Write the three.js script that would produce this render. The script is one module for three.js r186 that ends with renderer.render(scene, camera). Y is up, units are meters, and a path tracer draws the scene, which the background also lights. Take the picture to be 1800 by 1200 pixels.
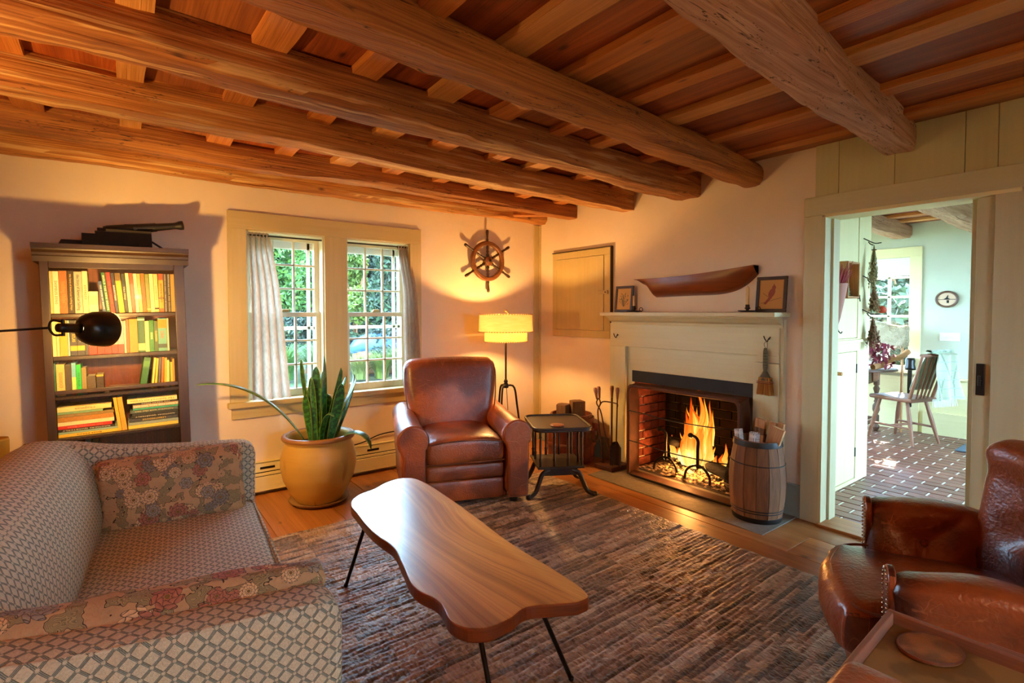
import * as THREE from 'three';
import { mergeGeometries, mergeVertices, toCreasedNormals } from 'three/addons/utils/BufferGeometryUtils.js';
import { RoundedBoxGeometry } from 'three/addons/geometries/RoundedBoxGeometry.js';

// ---------- camera, sky, sun, exposure ----------
const scene = new THREE.Scene();
const camera = new THREE.PerspectiveCamera(67.03, 1.5, 0.05, 200);
camera.position.set(0, 1.32, 0);
camera.rotation.order = 'YXZ';
camera.rotation.y = -37.2 * Math.PI / 180;
camera.rotation.x = -1.7 * Math.PI / 180;
camera.setViewOffset(1800, 1200, 0, 25, 1800, 1200);
camera.updateProjectionMatrix();
scene.background = new THREE.Color().setRGB(0.42, 0.71, 1.0);
scene.backgroundIntensity = 32;
const sun = new THREE.DirectionalLight(new THREE.Color().setRGB(1, 0.88, 0.68), 26);
sun.position.set(17, 13, -5.2); sun.target.position.set(3, 0, -2);
sun.castShadow = true; sun.shadow.mapSize.set(2048, 2048);
Object.assign(sun.shadow.camera, { left: -16, right: 16, top: 16, bottom: -16, near: 1, far: 60 });
scene.add(sun, sun.target);
const renderer = new THREE.WebGLRenderer();
renderer.toneMapping = THREE.LinearToneMapping;
renderer.toneMappingExposure = 1.32;
renderer.shadowMap.enabled = true;

// ---------- helpers ----------
let seedState = 7;
const rnd = () => { seedState = (seedState * 1664525 + 1013904223) >>> 0; return seedState / 4294967296; };
const rr = (a, b) => a + (b - a) * rnd();
const PI = Math.PI, V = (x, y, z) => new THREE.Vector3(x, y, z);
const clamp = (x, a = 0, b = 1) => Math.min(b, Math.max(a, x));
const lerp = (a, b, t) => a + (b - a) * t;
const sm = (a, b, x) => { const t = clamp((x - a) / (b - a)); return t * t * (3 - 2 * t); };
const hsh = (x, y, s) => { let h = (x * 374761393 + y * 668265263 + s * 974634777) | 0; h = Math.imul(h ^ (h >>> 13), 1274126177); h ^= h >>> 16; return (h >>> 0) / 4294967296; };
// value noise that repeats with period px, py
function vn(x, y, px, py, s) {
  const xi = Math.floor(x), yi = Math.floor(y), fx = x - xi, fy = y - yi, m = (a, p) => ((a % p) + p) % p;
  const u = fx * fx * (3 - 2 * fx), v = fy * fy * (3 - 2 * fy), x0 = m(xi, px), x1 = m(xi + 1, px), y0 = m(yi, py), y1 = m(yi + 1, py);
  return lerp(lerp(hsh(x0, y0, s), hsh(x1, y0, s), u), lerp(hsh(x0, y1, s), hsh(x1, y1, s), u), v);
}
function fbm(u, v, px, py, s, oct = 4) { let a = 0.5, t = 0, n = 0; for (let i = 0; i < oct; i++) { t += a * vn(u * px, v * py, px, py, s + i * 17); n += a; a *= 0.5; px *= 2; py *= 2; } return t / n; }
// free noise in space for shapes
const n3 = (x, y, z, s = 1) => { const zi = Math.floor(z), f = z - zi, w = f * f * (3 - 2 * f); return lerp(vn(x, y, 4096, 4096, s + zi * 31), vn(x, y, 4096, 4096, s + (zi + 1) * 31), w) * 2 - 1; };
const rgb = (h) => { const n = parseInt(h.slice(1), 16); return [n >> 16, (n >> 8) & 255, n & 255]; };
const mix3 = (a, b, t) => [lerp(a[0], b[0], t), lerp(a[1], b[1], t), lerp(a[2], b[2], t)];
function tex(w, h, fn, color = true, rep) {
  const d = new Uint8Array(w * h * 4);
  for (let y = 0; y < h; y++) for (let x = 0; x < w; x++) {
    const c = fn((x + 0.5) / w, (y + 0.5) / h), i = (y * w + x) * 4;
    if (typeof c === 'number') d[i] = d[i + 1] = d[i + 2] = clamp(c) * 255; else { d[i] = clamp(c[0], 0, 255); d[i + 1] = clamp(c[1], 0, 255); d[i + 2] = clamp(c[2], 0, 255); }
    d[i + 3] = 255;
  }
  const t = new THREE.DataTexture(d, w, h, THREE.RGBAFormat);
  t.wrapS = t.wrapT = THREE.RepeatWrapping; t.magFilter = THREE.LinearFilter; t.minFilter = THREE.LinearMipmapLinearFilter; t.generateMipmaps = true;
  if (color) t.colorSpace = THREE.SRGBColorSpace;
  if (rep) t.repeat.set(rep[0], rep[1]);
  t.needsUpdate = true; return t;
}
const mat = (o) => { const p = { roughness: 0.7, metalness: 0, ...o }; if (typeof p.color === 'string') p.color = new THREE.Color(p.color); return (p.transmission || p.clearcoat || p.sheen || p.ior) ? new THREE.MeshPhysicalMaterial(p) : new THREE.MeshStandardMaterial(p); };

// geometry
const flat = (g) => { const r = g.index ? g.toNonIndexed() : g; for (const k of Object.keys(r.attributes)) if (!['position', 'normal', 'uv'].includes(k)) r.deleteAttribute(k); if (!r.attributes.normal) r.computeVertexNormals(); r.morphAttributes = {}; return r; };
// texture coordinates in metres, u along the grain axis (0 x, 1 y, 2 z)
function tri(g, grain = 0, s = 1, o = [0, 0]) {
  g = flat(g); const p = g.attributes.position, uv = new Float32Array(p.count * 2), a = V(), b = V(), c = V();
  for (let i = 0; i < p.count; i += 3) {
    a.fromBufferAttribute(p, i); b.fromBufferAttribute(p, i + 1); c.fromBufferAttribute(p, i + 2);
    const n = b.clone().sub(a).cross(c.clone().sub(a)), A = [Math.abs(n.x), Math.abs(n.y), Math.abs(n.z)];
    let k = A[0] > A[1] ? (A[0] > A[2] ? 0 : 2) : (A[1] > A[2] ? 1 : 2);
    let ua = grain, va;
    if (k === grain) { ua = (grain + 1) % 3; va = (grain + 2) % 3; } else va = 3 - k - grain;
    [a, b, c].forEach((q, j) => { const e = q.toArray(); uv[(i + j) * 2] = e[ua] * s + o[0]; uv[(i + j) * 2 + 1] = e[va] * s + o[1]; });
  }
  g.setAttribute('uv', new THREE.BufferAttribute(uv, 2)); return g;
}
function soft(g, tol = 1e-4) { g = g.clone(); g.deleteAttribute('normal'); g.deleteAttribute('uv'); g = mergeVertices(g, tol); g.computeVertexNormals(); return flat(g); }
const mv = (g, x = 0, y = 0, z = 0) => g.translate(x, y, z);
const J = (...gs) => mergeGeometries(gs.flat().map(flat));
// box, centre at x, z and BOTTOM at y unless c is set
function bx(w, h, d, x = 0, y = 0, z = 0, r = 0.004) {
  const k = Math.min(r, w / 2.2, h / 2.2, d / 2.2), g = k > 0 ? new RoundedBoxGeometry(w, h, d, 1, k) : new THREE.BoxGeometry(w, h, d);
  return flat(g).translate(x, y + h / 2, z);
}
const bb = (x0, x1, y0, y1, z0, z1, r = 0.003) => bx(x1 - x0, y1 - y0, z1 - z0, (x0 + x1) / 2, y0, (z0 + z1) / 2, r);
function rod(a, b, r0, r1 = r0, seg = 10) {
  const d = b.clone().sub(a), g = new THREE.CylinderGeometry(r1, r0, d.length(), seg, 1);
  g.applyQuaternion(new THREE.Quaternion().setFromUnitVectors(V(0, 1, 0), d.clone().normalize())); const m = a.clone().add(b).multiplyScalar(0.5);
  return flat(g).translate(m.x, m.y, m.z);
}
const tube = (pts, r, seg = 24, rs = 7, closed = false) => flat(new THREE.TubeGeometry(new THREE.CatmullRomCurve3(pts.map((p) => Array.isArray(p) ? V(...p) : p), closed), seg, r, rs, closed));
const lathe = (pr, seg = 28) => flat(new THREE.LatheGeometry(pr.map(([r, y]) => new THREE.Vector2(r, y)), seg));
const ball = (r, x = 0, y = 0, z = 0, a = 12, b = 8) => flat(new THREE.SphereGeometry(r, a, b)).translate(x, y, z);
const shp = (pts) => new THREE.Shape(pts.map(([x, y]) => new THREE.Vector2(x, y)));
const ext = (s, depth, bevel = 0.004, seg = 1, cs = 12) => flat(new THREE.ExtrudeGeometry(s, bevel > 0 ? { depth: depth - 2 * bevel, bevelEnabled: true, bevelThickness: bevel, bevelSize: bevel, bevelOffset: -bevel, bevelSegments: seg, curveSegments: cs } : { depth, bevelEnabled: false, curveSegments: cs })).translate(0, 0, bevel > 0 ? bevel : 0);
const def = (g, fn) => { const p = g.attributes.position, q = V(); for (let i = 0; i < p.count; i++) { q.fromBufferAttribute(p, i); fn(q); p.setXYZ(i, q.x, q.y, q.z); } return g; };
// soft upholstered block centred at the origin
function puff(w, h, d, r, n = [14, 10, 14], fn) {
  const g = new THREE.BoxGeometry(w, h, d, ...n), H = [w / 2, h / 2, d / 2];
  def(g, (q) => {
    const e = q.toArray().map((c, i) => Math.sin(clamp(c / H[i], -1, 1) * PI / 2) * H[i]), inn = e.map((c, i) => clamp(c, -H[i] + Math.min(r, H[i]), H[i] - Math.min(r, H[i]))), o = e.map((c, i) => c - inn[i]), l = Math.hypot(...o);
    if (l > 1e-9) q.set(...inn.map((c, i) => c + o[i] / l * Math.min(r, H[i])));
    if (fn) fn(q, q.x / H[0], q.y / H[1], q.z / H[2]);
  });
  return soft(g);
}
const spinY = (g, a) => g.rotateY(a);
// scene objects
const taken = {};
const numbered = (n) => { const k = taken[n] = (taken[n] ?? -1) + 1; return k ? n + '_' + String(k).padStart(3, '0') : n; };
function part(name, g, m, parent) { const o = new THREE.Mesh(g, m); o.name = name; o.castShadow = o.receiveShadow = true; parent.add(o); return o; }
function thing(name, label, category, [x, y, z] = [0, 0, 0], turn = 0, group) {
  const o = new THREE.Group(); o.name = numbered(name); o.position.set(x, y, z); o.rotation.y = turn; o.userData = { label, category }; if (group) o.userData.group = group; scene.add(o); return o;
}
function single(name, g, m, label, category, [x, y, z] = [0, 0, 0], turn = 0, group) {
  const o = new THREE.Mesh(g, m); o.name = numbered(name); o.castShadow = o.receiveShadow = true; o.position.set(x, y, z); o.rotation.y = turn; o.userData = { label, category }; if (group) o.userData.group = group; scene.add(o); return o;
}
function struct(name, g, m, label) { const o = g ? new THREE.Mesh(g, m) : new THREE.Group(); o.name = numbered(name); o.castShadow = o.receiveShadow = true; o.userData = { kind: 'structure' }; if (label) o.userData.label = label; scene.add(o); return o; }

// ---------- surfaces ----------
const woodFn = (light, dark, { seed = 1, gx = 3, gy = 26, knots = 0, streak = 0.5, contrast = 1, palePatch = null, palePatchAmt = 0, cracks = 0 } = {}) => {
  const L = rgb(light), D = rgb(dark), kn = [], crackN = cracks; for (let i = 0; i < knots; i++) kn.push([hsh(i, 3, seed), hsh(i, 7, seed), 0.008 + 0.012 * hsh(i, 9, seed)]);
  return (u, v) => {
    let dv = 0, kd = 0;
    for (const [a, b, r] of kn) { let x = Math.abs(u - a); x = Math.min(x, 1 - x) * 2; let y = v - b; y -= Math.round(y); const d = Math.hypot(x, y); dv += y * 0.9 * Math.exp(-(d * d) / (r * r * 30)); kd = Math.max(kd, Math.exp(-(d * d) / (r * r * 1.6))); }
    const w = v + dv + 0.03 * (fbm(u, v, 3, 4, seed + 5, 3) - 0.5);
    const rings = 0.5 + 0.5 * Math.sin((w * gy + 2.2 * fbm(u, w, gx, 6, seed, 3)) * 6.283);
    const fine = fbm(u, w, 6, 220, seed + 9, 2), tone = fbm(u, v, 3, 5, seed + 3, 4);
    let t = clamp((0.35 * rings * streak + 0.45 * fine + 0.55 * tone - 0.2) * contrast + 0.1);
    let c = mix3(L, D, t);
    if (kd > 0.02) c = mix3(c, mix3(D, [20, 8, 2], 0.5), kd * 0.85);
    if (crackN) { const q = fbm(u, w, 5, 26, seed + 33, 3), k = (1 - sm(0.0, 0.012, Math.abs(q - 0.5))) * sm(0.45, 0.6, fbm(u, v, 6, 8, seed + 35, 2)); c = mix3(c, [26, 14, 8], k * crackN); }
    if (palePatch) { const q = sm(0.55, 0.75, fbm(u, v, 5, 18, seed + 21, 4)); c = mix3(c, rgb(palePatch), q * palePatchAmt); }  // pale patches mixed in where the noise runs high
    return c;
  };
};
const again = (t, rep) => { const c = t.clone(); c.repeat.set(rep[0], rep[1]); c.needsUpdate = true; return c; };
const woodBump = tex(512, 256, (u, v) => 0.6 * fbm(u, v, 5, 90, 40, 3) + 0.4 * fbm(u, v, 12, 20, 42, 4), false), paintBump = tex(256, 256, (u, v) => fbm(u, v, 3, 70, 44, 3), false);
const woodMat = (light, dark, o = {}, extra = {}) => {
  const w = o.w ?? 512, h = o.h ?? 256, rep = o.rep ?? [0.5, 1];
  const map = tex(w, h, woodFn(light, dark, o), true, rep);
  const e = { map, roughness: o.rough ?? 0.6, ...extra };
  if (o.bump) { e.bumpMap = again(woodBump, rep); e.bumpScale = o.bump; }
  return mat(e);
};
const M = {};
M.plaster = mat({ map: tex(512, 512, (u, v) => mix3(rgb('#e9d7bd'), rgb('#dcc6a8'), fbm(u, v, 4, 4, 3, 5)), true, [0.6, 0.6]), bumpMap: tex(512, 512, (u, v) => fbm(u, v, 6, 6, 8, 5), false, [0.9, 0.9]), bumpScale: 0.006, roughness: 0.9 });
const paint = (c1, c2, rough = 0.5, grain = 0.0012, s = 5) => mat({ map: tex(256, 256, (u, v) => mix3(rgb(c1), rgb(c2), 0.6 * fbm(u, v, 3, 5, s, 4) + 0.4 * fbm(u, v, 3, 60, s + 4, 2)), true, [1, 1]), bumpMap: paintBump, bumpScale: grain, roughness: rough });
M.mustard = paint('#c9b47c', '#b59e63', 0.5, 0.001, 5);
M.cream = paint('#d0c9a0', '#bfb78c', 0.45, 0.001, 15);
M.boardPaint = paint('#cdc594', '#bab180', 0.5, 0.0016, 25);
M.kitchenCream = paint('#f0e6b4', '#e6d9a0', 0.5, 0.001, 35);
M.sash = paint('#d9d4b8', '#c8c2a2', 0.45, 0.0006, 45);
M.greyGreen = paint('#a3a594', '#909380', 0.5, 0.001, 55);
M.kitchenWall = mat({ map: tex(256, 256, (u, v) => mix3(rgb('#cdd0ba'), rgb('#c0c4ad'), fbm(u, v, 4, 4, 13, 4)), true, [0.7, 0.7]), roughness: 0.85 });
M.beam = [1, 2, 3].map((s) => woodMat(['#e0a052', '#d89648', '#d28c44'][s - 1], ['#864c20', '#7c441e', '#74401c'][s - 1], { seed: 60 + s, gy: 9, knots: 2, streak: 0.5, contrast: 1.25, cracks: 0.85, palePatch: s !== 2 ? '#e6c68e' : null, palePatchAmt: 0.6, rep: [0.5, 2.2], bump: 0.007, rough: 0.72 }));  // pale patches scattered over two of the beam woods
M.bigBeam = woodMat('#deb898', '#926448', { seed: 71, gy: 8, knots: 3, contrast: 1.2, cracks: 0.9, rep: [0.6, 2.2], bump: 0.007, rough: 0.72 });
M.board = [1, 2, 3, 4].map((s) => woodMat(['#cc6c2e', '#b85c26', '#c0642a', '#c2763f'][s - 1], ['#6e2e10', '#60260c', '#662a10', '#6e3a1c'][s - 1], { seed: 80 + s, gy: 7, knots: 3, contrast: 1.15, rep: [0.4, 1.6], rough: 0.5, bump: 0.002 }));
M.batten = [1, 2, 3].map((s) => woodMat(['#e2984c', '#d68a40', '#e0a262'][s - 1], ['#9a5420', '#8e4a18', '#a46c2e'][s - 1], { seed: 90 + s, gy: 5, knots: 2, contrast: 1.05, rep: [0.5, 3], rough: 0.6, bump: 0.003 }));
M.floor = [1, 2, 3, 4].map((s) => woodMat(['#c98a4a', '#bd7c3e', '#c08446', '#b87a40'][s - 1], ['#83491c', '#7a4218', '#7d4a22', '#704018'][s - 1], { seed: 100 + s, gy: 6, knots: 4, contrast: 0.95, rep: [0.45, 1.5], rough: 0.42, bump: 0.001 }));
M.darkWood = woodMat('#3e2612', '#201206', { seed: 111, gy: 10, contrast: 0.9, rep: [1, 2], rough: 0.38 });
M.blackWood = woodMat('#3a261a', '#1c110b', { seed: 113, gy: 10, contrast: 0.9, rep: [1, 2], rough: 0.45 });
M.redWood = woodMat('#9a4c1e', '#56210a', { seed: 115, gy: 7, contrast: 1, rep: [1, 2.4], rough: 0.34 });
M.barrelWood = woodMat('#9a6436', '#5d3617', { seed: 117, gy: 9, knots: 2, contrast: 1.1, rep: [1.4, 3], rough: 0.7, bump: 0.003 });
M.bucketWood = woodMat('#8a3d1c', '#4a1c0c', { seed: 119, gy: 9, contrast: 1, rep: [1.4, 3], rough: 0.5, bump: 0.002 });
M.splitWood = woodMat('#d3a06a', '#94623a', { seed: 121, gy: 14, contrast: 1, rep: [2, 6], rough: 0.8, bump: 0.003 });
M.bark = woodMat('#8a6038', '#4a3018', { seed: 123, gy: 20, contrast: 1.2, rep: [2, 8], rough: 0.9, bump: 0.006 });
M.char = woodMat('#2a211b', '#0c0a08', { seed: 125, gy: 12, contrast: 1.2, rep: [3, 6], rough: 0.95, bump: 0.01 });
M.wheelWood = woodMat('#8a5228', '#46260f', { seed: 126, gy: 8, contrast: 0.9, rep: [2, 4], rough: 0.4 });
M.chairWood = woodMat('#a9745a', '#6e4230', { seed: 127, gy: 8, contrast: 0.9, rep: [1, 3], rough: 0.45 });
M.oakDark = woodMat('#7c5a48', '#43291d', { seed: 129, gy: 9, contrast: 0.9, rep: [1, 3], rough: 0.4 });
M.iron = mat({ color: '#26201c', roughness: 0.5, metalness: 0.5 });
M.rust = mat({ map: tex(256, 256, (u, v) => mix3(rgb('#6e3818'), rgb('#3a1c0e'), fbm(u, v, 6, 6, 131, 5)), true, [3, 3]), roughness: 0.7, metalness: 0.25 });
M.black = mat({ color: '#120f0d', roughness: 0.32, metalness: 0.2 });
M.slate = mat({ map: tex(256, 256, (u, v) => mix3(rgb('#1c1c1f'), rgb('#0c0c0e'), fbm(u, v, 5, 5, 133, 5)), true, [2, 2]), roughness: 0.75 });
M.stone = mat({ map: tex(512, 512, (u, v) => mix3(rgb('#83796a'), rgb('#5f564b'), 0.5 * fbm(u, v, 4, 4, 135, 5) + 0.5 * fbm(u, v, 60, 60, 137, 2)), true, [1, 1]), bumpMap: tex(256, 256, (u, v) => fbm(u, v, 16, 16, 139, 4), false, [1.5, 1.5]), bumpScale: 0.003, roughness: 0.7 });
M.brass = mat({ color: '#a07a3a', roughness: 0.35, metalness: 0.9 });
M.chrome = mat({ color: '#b9b2a8', roughness: 0.25, metalness: 1 });
M.glass = mat({ color: '#ffffff', roughness: 0.02, transmission: 1, ior: 1.5, thickness: 0 });
M.oldBlack = mat({ map: tex(128, 128, (u, v) => mix3(rgb('#2c1f14'), rgb('#1a120c'), fbm(u, v, 8, 8, 134, 4)), true, [3, 3]), roughness: 0.8 });
M.white = mat({ color: '#e9e4d6', roughness: 0.5 });
M.paper = mat({ color: '#e2d6b8', roughness: 0.85 });
M.wax = mat({ color: '#d9b06a', roughness: 0.5 });
// worn leather with pale scratches and creases
const leather = (light, dark, seed, scratch = 0.5, rough = 0.36) => {
  const L = rgb(light), D = rgb(dark), S = rgb('#c98a5a');
  const map = tex(1024, 1024, (u, v) => {
    const t = fbm(u, v, 3, 3, seed, 5), big = sm(0.35, 0.7, t);
    let c = mix3(D, L, big * 0.85 + 0.15 * fbm(u, v, 40, 40, seed + 3, 2));
    const wx = u + 0.06 * (fbm(u, v, 4, 4, seed + 7, 3) - 0.5), wy = v + 0.06 * (fbm(u, v, 4, 4, seed + 8, 3) - 0.5);
    let k = 0; for (let i = 0; i < 3; i++) { const n = fbm(wx, wy, 5 + 3 * i, 4 + 5 * i, seed + 11 + i * 5, 2); k = Math.max(k, (1 - sm(0, 0.008, Math.abs(n - 0.5))) * sm(0.5, 0.62, fbm(u, v, 6, 6, seed + 31 + i, 2))); }
    return mix3(c, S, k * scratch);
  }, true, [1.6, 1.6]);
  const bump = tex(512, 512, (u, v) => 0.7 * fbm(u, v, 5, 5, seed + 50, 4) + 0.3 * fbm(u, v, 70, 70, seed + 53, 2), false, [2, 2]);
  return mat({ map, bumpMap: bump, bumpScale: 0.005, roughness: rough, clearcoat: 0.25, clearcoatRoughness: 0.3 });
};
M.leather = leather('#ad5524', '#682c12', 141, 0.6, 0.38);
M.leather2 = leather('#96481e', '#42160c', 151, 0.45, 0.33);
M.leatherPale = leather('#a8662e', '#74401a', 153, 0.3, 0.45);
// sofa weave: cream lozenges in a grey-green lattice
{
  const A = rgb('#d9cfae'), B = rgb('#67746c'), C = rgb('#a9ab93'), fn = (u, v) => {
    const x = ((u * 4) % 1) - 0.5, y = ((v * 4) % 1) - 0.5, d = Math.abs(x) + Math.abs(y), e = 0.5 - d, ae = Math.abs(e);
    const cross = Math.max(0, 1 - Math.min(Math.hypot(Math.abs(x) - 0.5, y), Math.hypot(x, Math.abs(y) - 0.5)) / 0.13);
    let c = ae > 0.115 ? A : ae > 0.07 ? B : ae > 0.03 ? C : B;
    if (cross > 0) c = mix3(c, A, sm(0, 0.5, cross));
    return mix3(c, [c[0] * 0.85, c[1] * 0.85, c[2] * 0.85], fbm(u, v, 60, 60, 161, 2));
  };
  const rep = [7.5, 7.5];
  M.sofa = mat({ map: tex(512, 512, fn, true, rep), bumpMap: tex(512, 512, (u, v) => { const x = ((u * 4) % 1) - 0.5, y = ((v * 4) % 1) - 0.5, e = Math.abs(0.5 - Math.abs(x) - Math.abs(y)); return 0.7 * sm(0.05, 0.14, e) + 0.3 * fbm(u, v, 90, 90, 163, 1); }, false, rep), bumpScale: 0.002, roughness: 0.85, sheen: 0.4, sheenRoughness: 0.6 });
}
// floral tapestry
{
  const fl = []; for (let i = 0; i < 70; i++) fl.push([hsh(i, 1, 171), hsh(i, 2, 171), 0.035 + 0.045 * hsh(i, 3, 171), Math.floor(hsh(i, 4, 171) * 5), 6 + Math.floor(hsh(i, 5, 171) * 6), hsh(i, 6, 171) * 6]);
  const cols = ['#c2a27a', '#8e887c', '#a06a54', '#c8ae86', '#7c776e'].map(rgb), base = rgb('#caa877'), leafC = rgb('#6e6546'), ink = rgb('#3e3428');
  M.floral = mat({ map: tex(1024, 1024, (u, v) => {
    let c = mix3(base, rgb('#b4926a'), fbm(u, v, 12, 12, 173, 3));
    const lf = fbm(u, v, 18, 18, 175, 3), vein = Math.abs(Math.sin(lf * 60)); if (lf > 0.52) c = mix3(leafC, rgb('#a8966a'), vein); if (Math.abs(lf - 0.52) < 0.012) c = ink;
    for (const [a, b, r, k, n, ph] of fl) {
      let x = u - a, y = v - b; x -= Math.round(x); y -= Math.round(y); const d = Math.hypot(x, y) / r; if (d > 1.25) continue;
      const th = Math.atan2(y, x) + ph + 1.2 * d, pet = Math.abs(Math.sin(th * n / 2)), edge = 0.72 + 0.28 * pet; if (d > edge) continue;
      const lay = (d * 3.2 + 0.35 * pet) % 1; c = mix3(cols[k], [cols[k][0] * 1.18, cols[k][1] * 1.15, cols[k][2] * 1.08], lay);
      if (lay < 0.16 || edge - d < 0.05) c = mix3(c, ink, 0.7); if (pet < 0.16 && d > 0.2) c = mix3(c, ink, 0.55); if (d < 0.16) c = rgb('#7a6432');
    }
    return c;
  }, true, [2.1, 2.1]), bumpMap: tex(512, 512, (u, v) => fbm(u, v, 60, 60, 177, 3), false, [3, 3]), bumpScale: 0.004, roughness: 0.9 });
}
// ---------- room shell ----------
const XR = 3.45, ZB = -4.08, XL = -2.3, ZF = 2.1, HC = 2.34;     // right wall, back wall, left wall, wall behind the camera, ceiling boards
const holed = (outer, holes, depth) => { const s = shp(outer); for (const h of holes) s.holes.push(new THREE.Path(h.map(([x, y]) => new THREE.Vector2(x, y)))); return flat(new THREE.ExtrudeGeometry(s, { depth, bevelEnabled: false })); };
const rect = (x0, x1, y0, y1) => [[x0, y0], [x1, y0], [x1, y1], [x0, y1]];
const WT = 0.16;
// back wall with the two windows
const WIN = [[0.72, 1.264], [1.438, 1.985]], WY0 = 0.66, WY1 = 1.905;
struct('wall_back', tri(holed(rect(XL - 0.2, XR + 0.2, -0.15, 2.6), WIN.map(([a, b]) => rect(a, b, WY0, WY1)), WT).translate(0, 0, ZB - WT), 0), M.plaster, 'cream plaster wall with two sash windows');
// right wall: the shape lies in z (negated as x) and y, pushed out to +x
const rightG = (g) => g.rotateY(PI / 2);   // shape x -> -z, depth -> +x
const DZ0 = -1.362, DZ1 = -0.50, DH = 1.913, FZ0 = -2.84, FZ1 = -1.80, FH = 0.81;
struct('wall_right', tri(rightG(holed([[4.3, -0.15], [4.3, 2.6], [-2.3, 2.6], [-2.3, -0.15]].map(([a, b]) => [a, b]), [rect(-DZ1, -DZ0, 0, DH), rect(-FZ1, -FZ0, 0, FH)], 0.15)).translate(XR, 0, 0), 1), M.plaster, 'cream plaster wall with fireplace and doorway');
struct('wall_left', tri(holed(rect(-4.3, 2.3, -0.15, 2.6), [], 0.15).rotateY(-PI / 2).translate(XL, 0, 0), 0), M.plaster);
const FW = [[0.95, 1.55]];
struct('wall_front', tri(holed(rect(XL - 0.2, XR + 0.2, -0.15, 2.6), FW.map(([a, b]) => rect(a, b, 0.85, 1.95)), 0.16).translate(0, 0, ZF), 0), M.plaster);
{ // windows behind the camera
  FW.forEach(([a, b], i) => {
    const w = struct('window_' + (3 + i)); const ms = [];
    ms.push(bb(a, a + 0.04, 0.85, 1.95, ZF + 0.05, ZF + 0.09), bb(b - 0.04, b, 0.85, 1.95, ZF + 0.05, ZF + 0.09), bb(a, b, 0.85, 0.89, ZF + 0.05, ZF + 0.09), bb(a, b, 1.91, 1.95, ZF + 0.05, ZF + 0.09), bb(a, b, 1.33, 1.37, ZF + 0.05, ZF + 0.09));
    for (let k = 1; k < 3; k++) ms.push(bb(a + (b - a) * k / 3 - 0.009, a + (b - a) * k / 3 + 0.009, 0.89, 1.91, ZF + 0.06, ZF + 0.08));
    part('window_frame', tri(J(ms)), M.sash, w); part('pane', bb(a + 0.04, b - 0.04, 0.89, 1.91, ZF + 0.067, ZF + 0.07, 0), M.glass, w);
  });
}
// floor: a bed and the planks, which run towards the window wall
const floor = struct('floor', bb(XL, XR + 0.16, -0.15, -0.022, ZB, ZF, 0), M.char, 'wide pine plank floor');
{
  let x = XL, k = 0;
  const ws = [0.36, 0.42, 0.33, 0.4, 0.38, 0.31, 0.44, 0.37, 0.41, 0.29, 0.38, 0.4, 0.32, 0.39, 0.30, 0.35];
  while (x < XR - 0.02) {
    let w = ws[k % ws.length]; if (x + w > XR - 0.1) w = XR + 0.01 - x;
    const cuts = [ZB + 0.01, -2.9 + ((k * 1.37) % 2.2), ZF];
    for (let j = 0; j < 2; j++) part('plank', tri(bb(x + 0.0018, x + w - 0.0018, -0.022, (hsh(k, j, 5) - 0.5) * 0.0016, cuts[j] + 0.001, cuts[j + 1] - 0.001, 0.0025), 2, 1, [k * 0.37 + j * 1.3, k * 0.61]), M.floor[(k * 3 + j * 2) % 4], floor);
    x += w; k++;
  }
}
// ceiling: slab, boards, battens over the joints
const BAT = [-1.95, -1.55, -1.12, -0.74, -0.33, 0.06, 0.47, 0.84, 1.2, 1.56, 1.96, 2.3, 2.76, 3.2];
const ceiling = struct('ceiling', bb(XL - 0.15, XR + 0.15, HC + 0.024, HC + 0.2, ZB - WT, ZF + 0.16, 0), M.board[1], 'board ceiling on old joists');
{
  const ed = [XL - 0.1, ...BAT.map((b) => b + 0.01), XR + 0.05];
  for (let i = 0; i + 1 < ed.length; i++) part('ceiling_board', tri(bb(ed[i] + 0.001, ed[i + 1] - 0.001, HC, HC + 0.024 + 0.004 * hsh(i, 1, 9), ZB, ZF, 0.002), 2, 1, [i * 0.43, i * 0.29]), M.board[(i * 3 + 1) % 4], ceiling);
  BAT.forEach((b, i) => {
    const w = 0.085 + 0.05 * hsh(i, 2, 9), n = 60, g = new THREE.BoxGeometry(w, 0.032, ZF - ZB - 0.02, 2, 1, n);
    def(g, (q) => { q.x += Math.sign(q.x) * 0.012 * n3(q.z * 2.3, i * 7.7, Math.sign(q.x), 3) + 0.012 * n3(q.z * 0.7, i * 3.1, 0, 5); if (q.y < 0) q.y += 0.004 * n3(q.z * 5, q.x * 20, i, 7); });
    part('batten', tri(toCreasedNormals(flat(g).translate(b, HC - 0.017, (ZF + ZB) / 2), 0.5), 2, 1, [i * 0.31, i * 0.17]), M.batten[i % 3], ceiling);
  });
}
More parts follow.
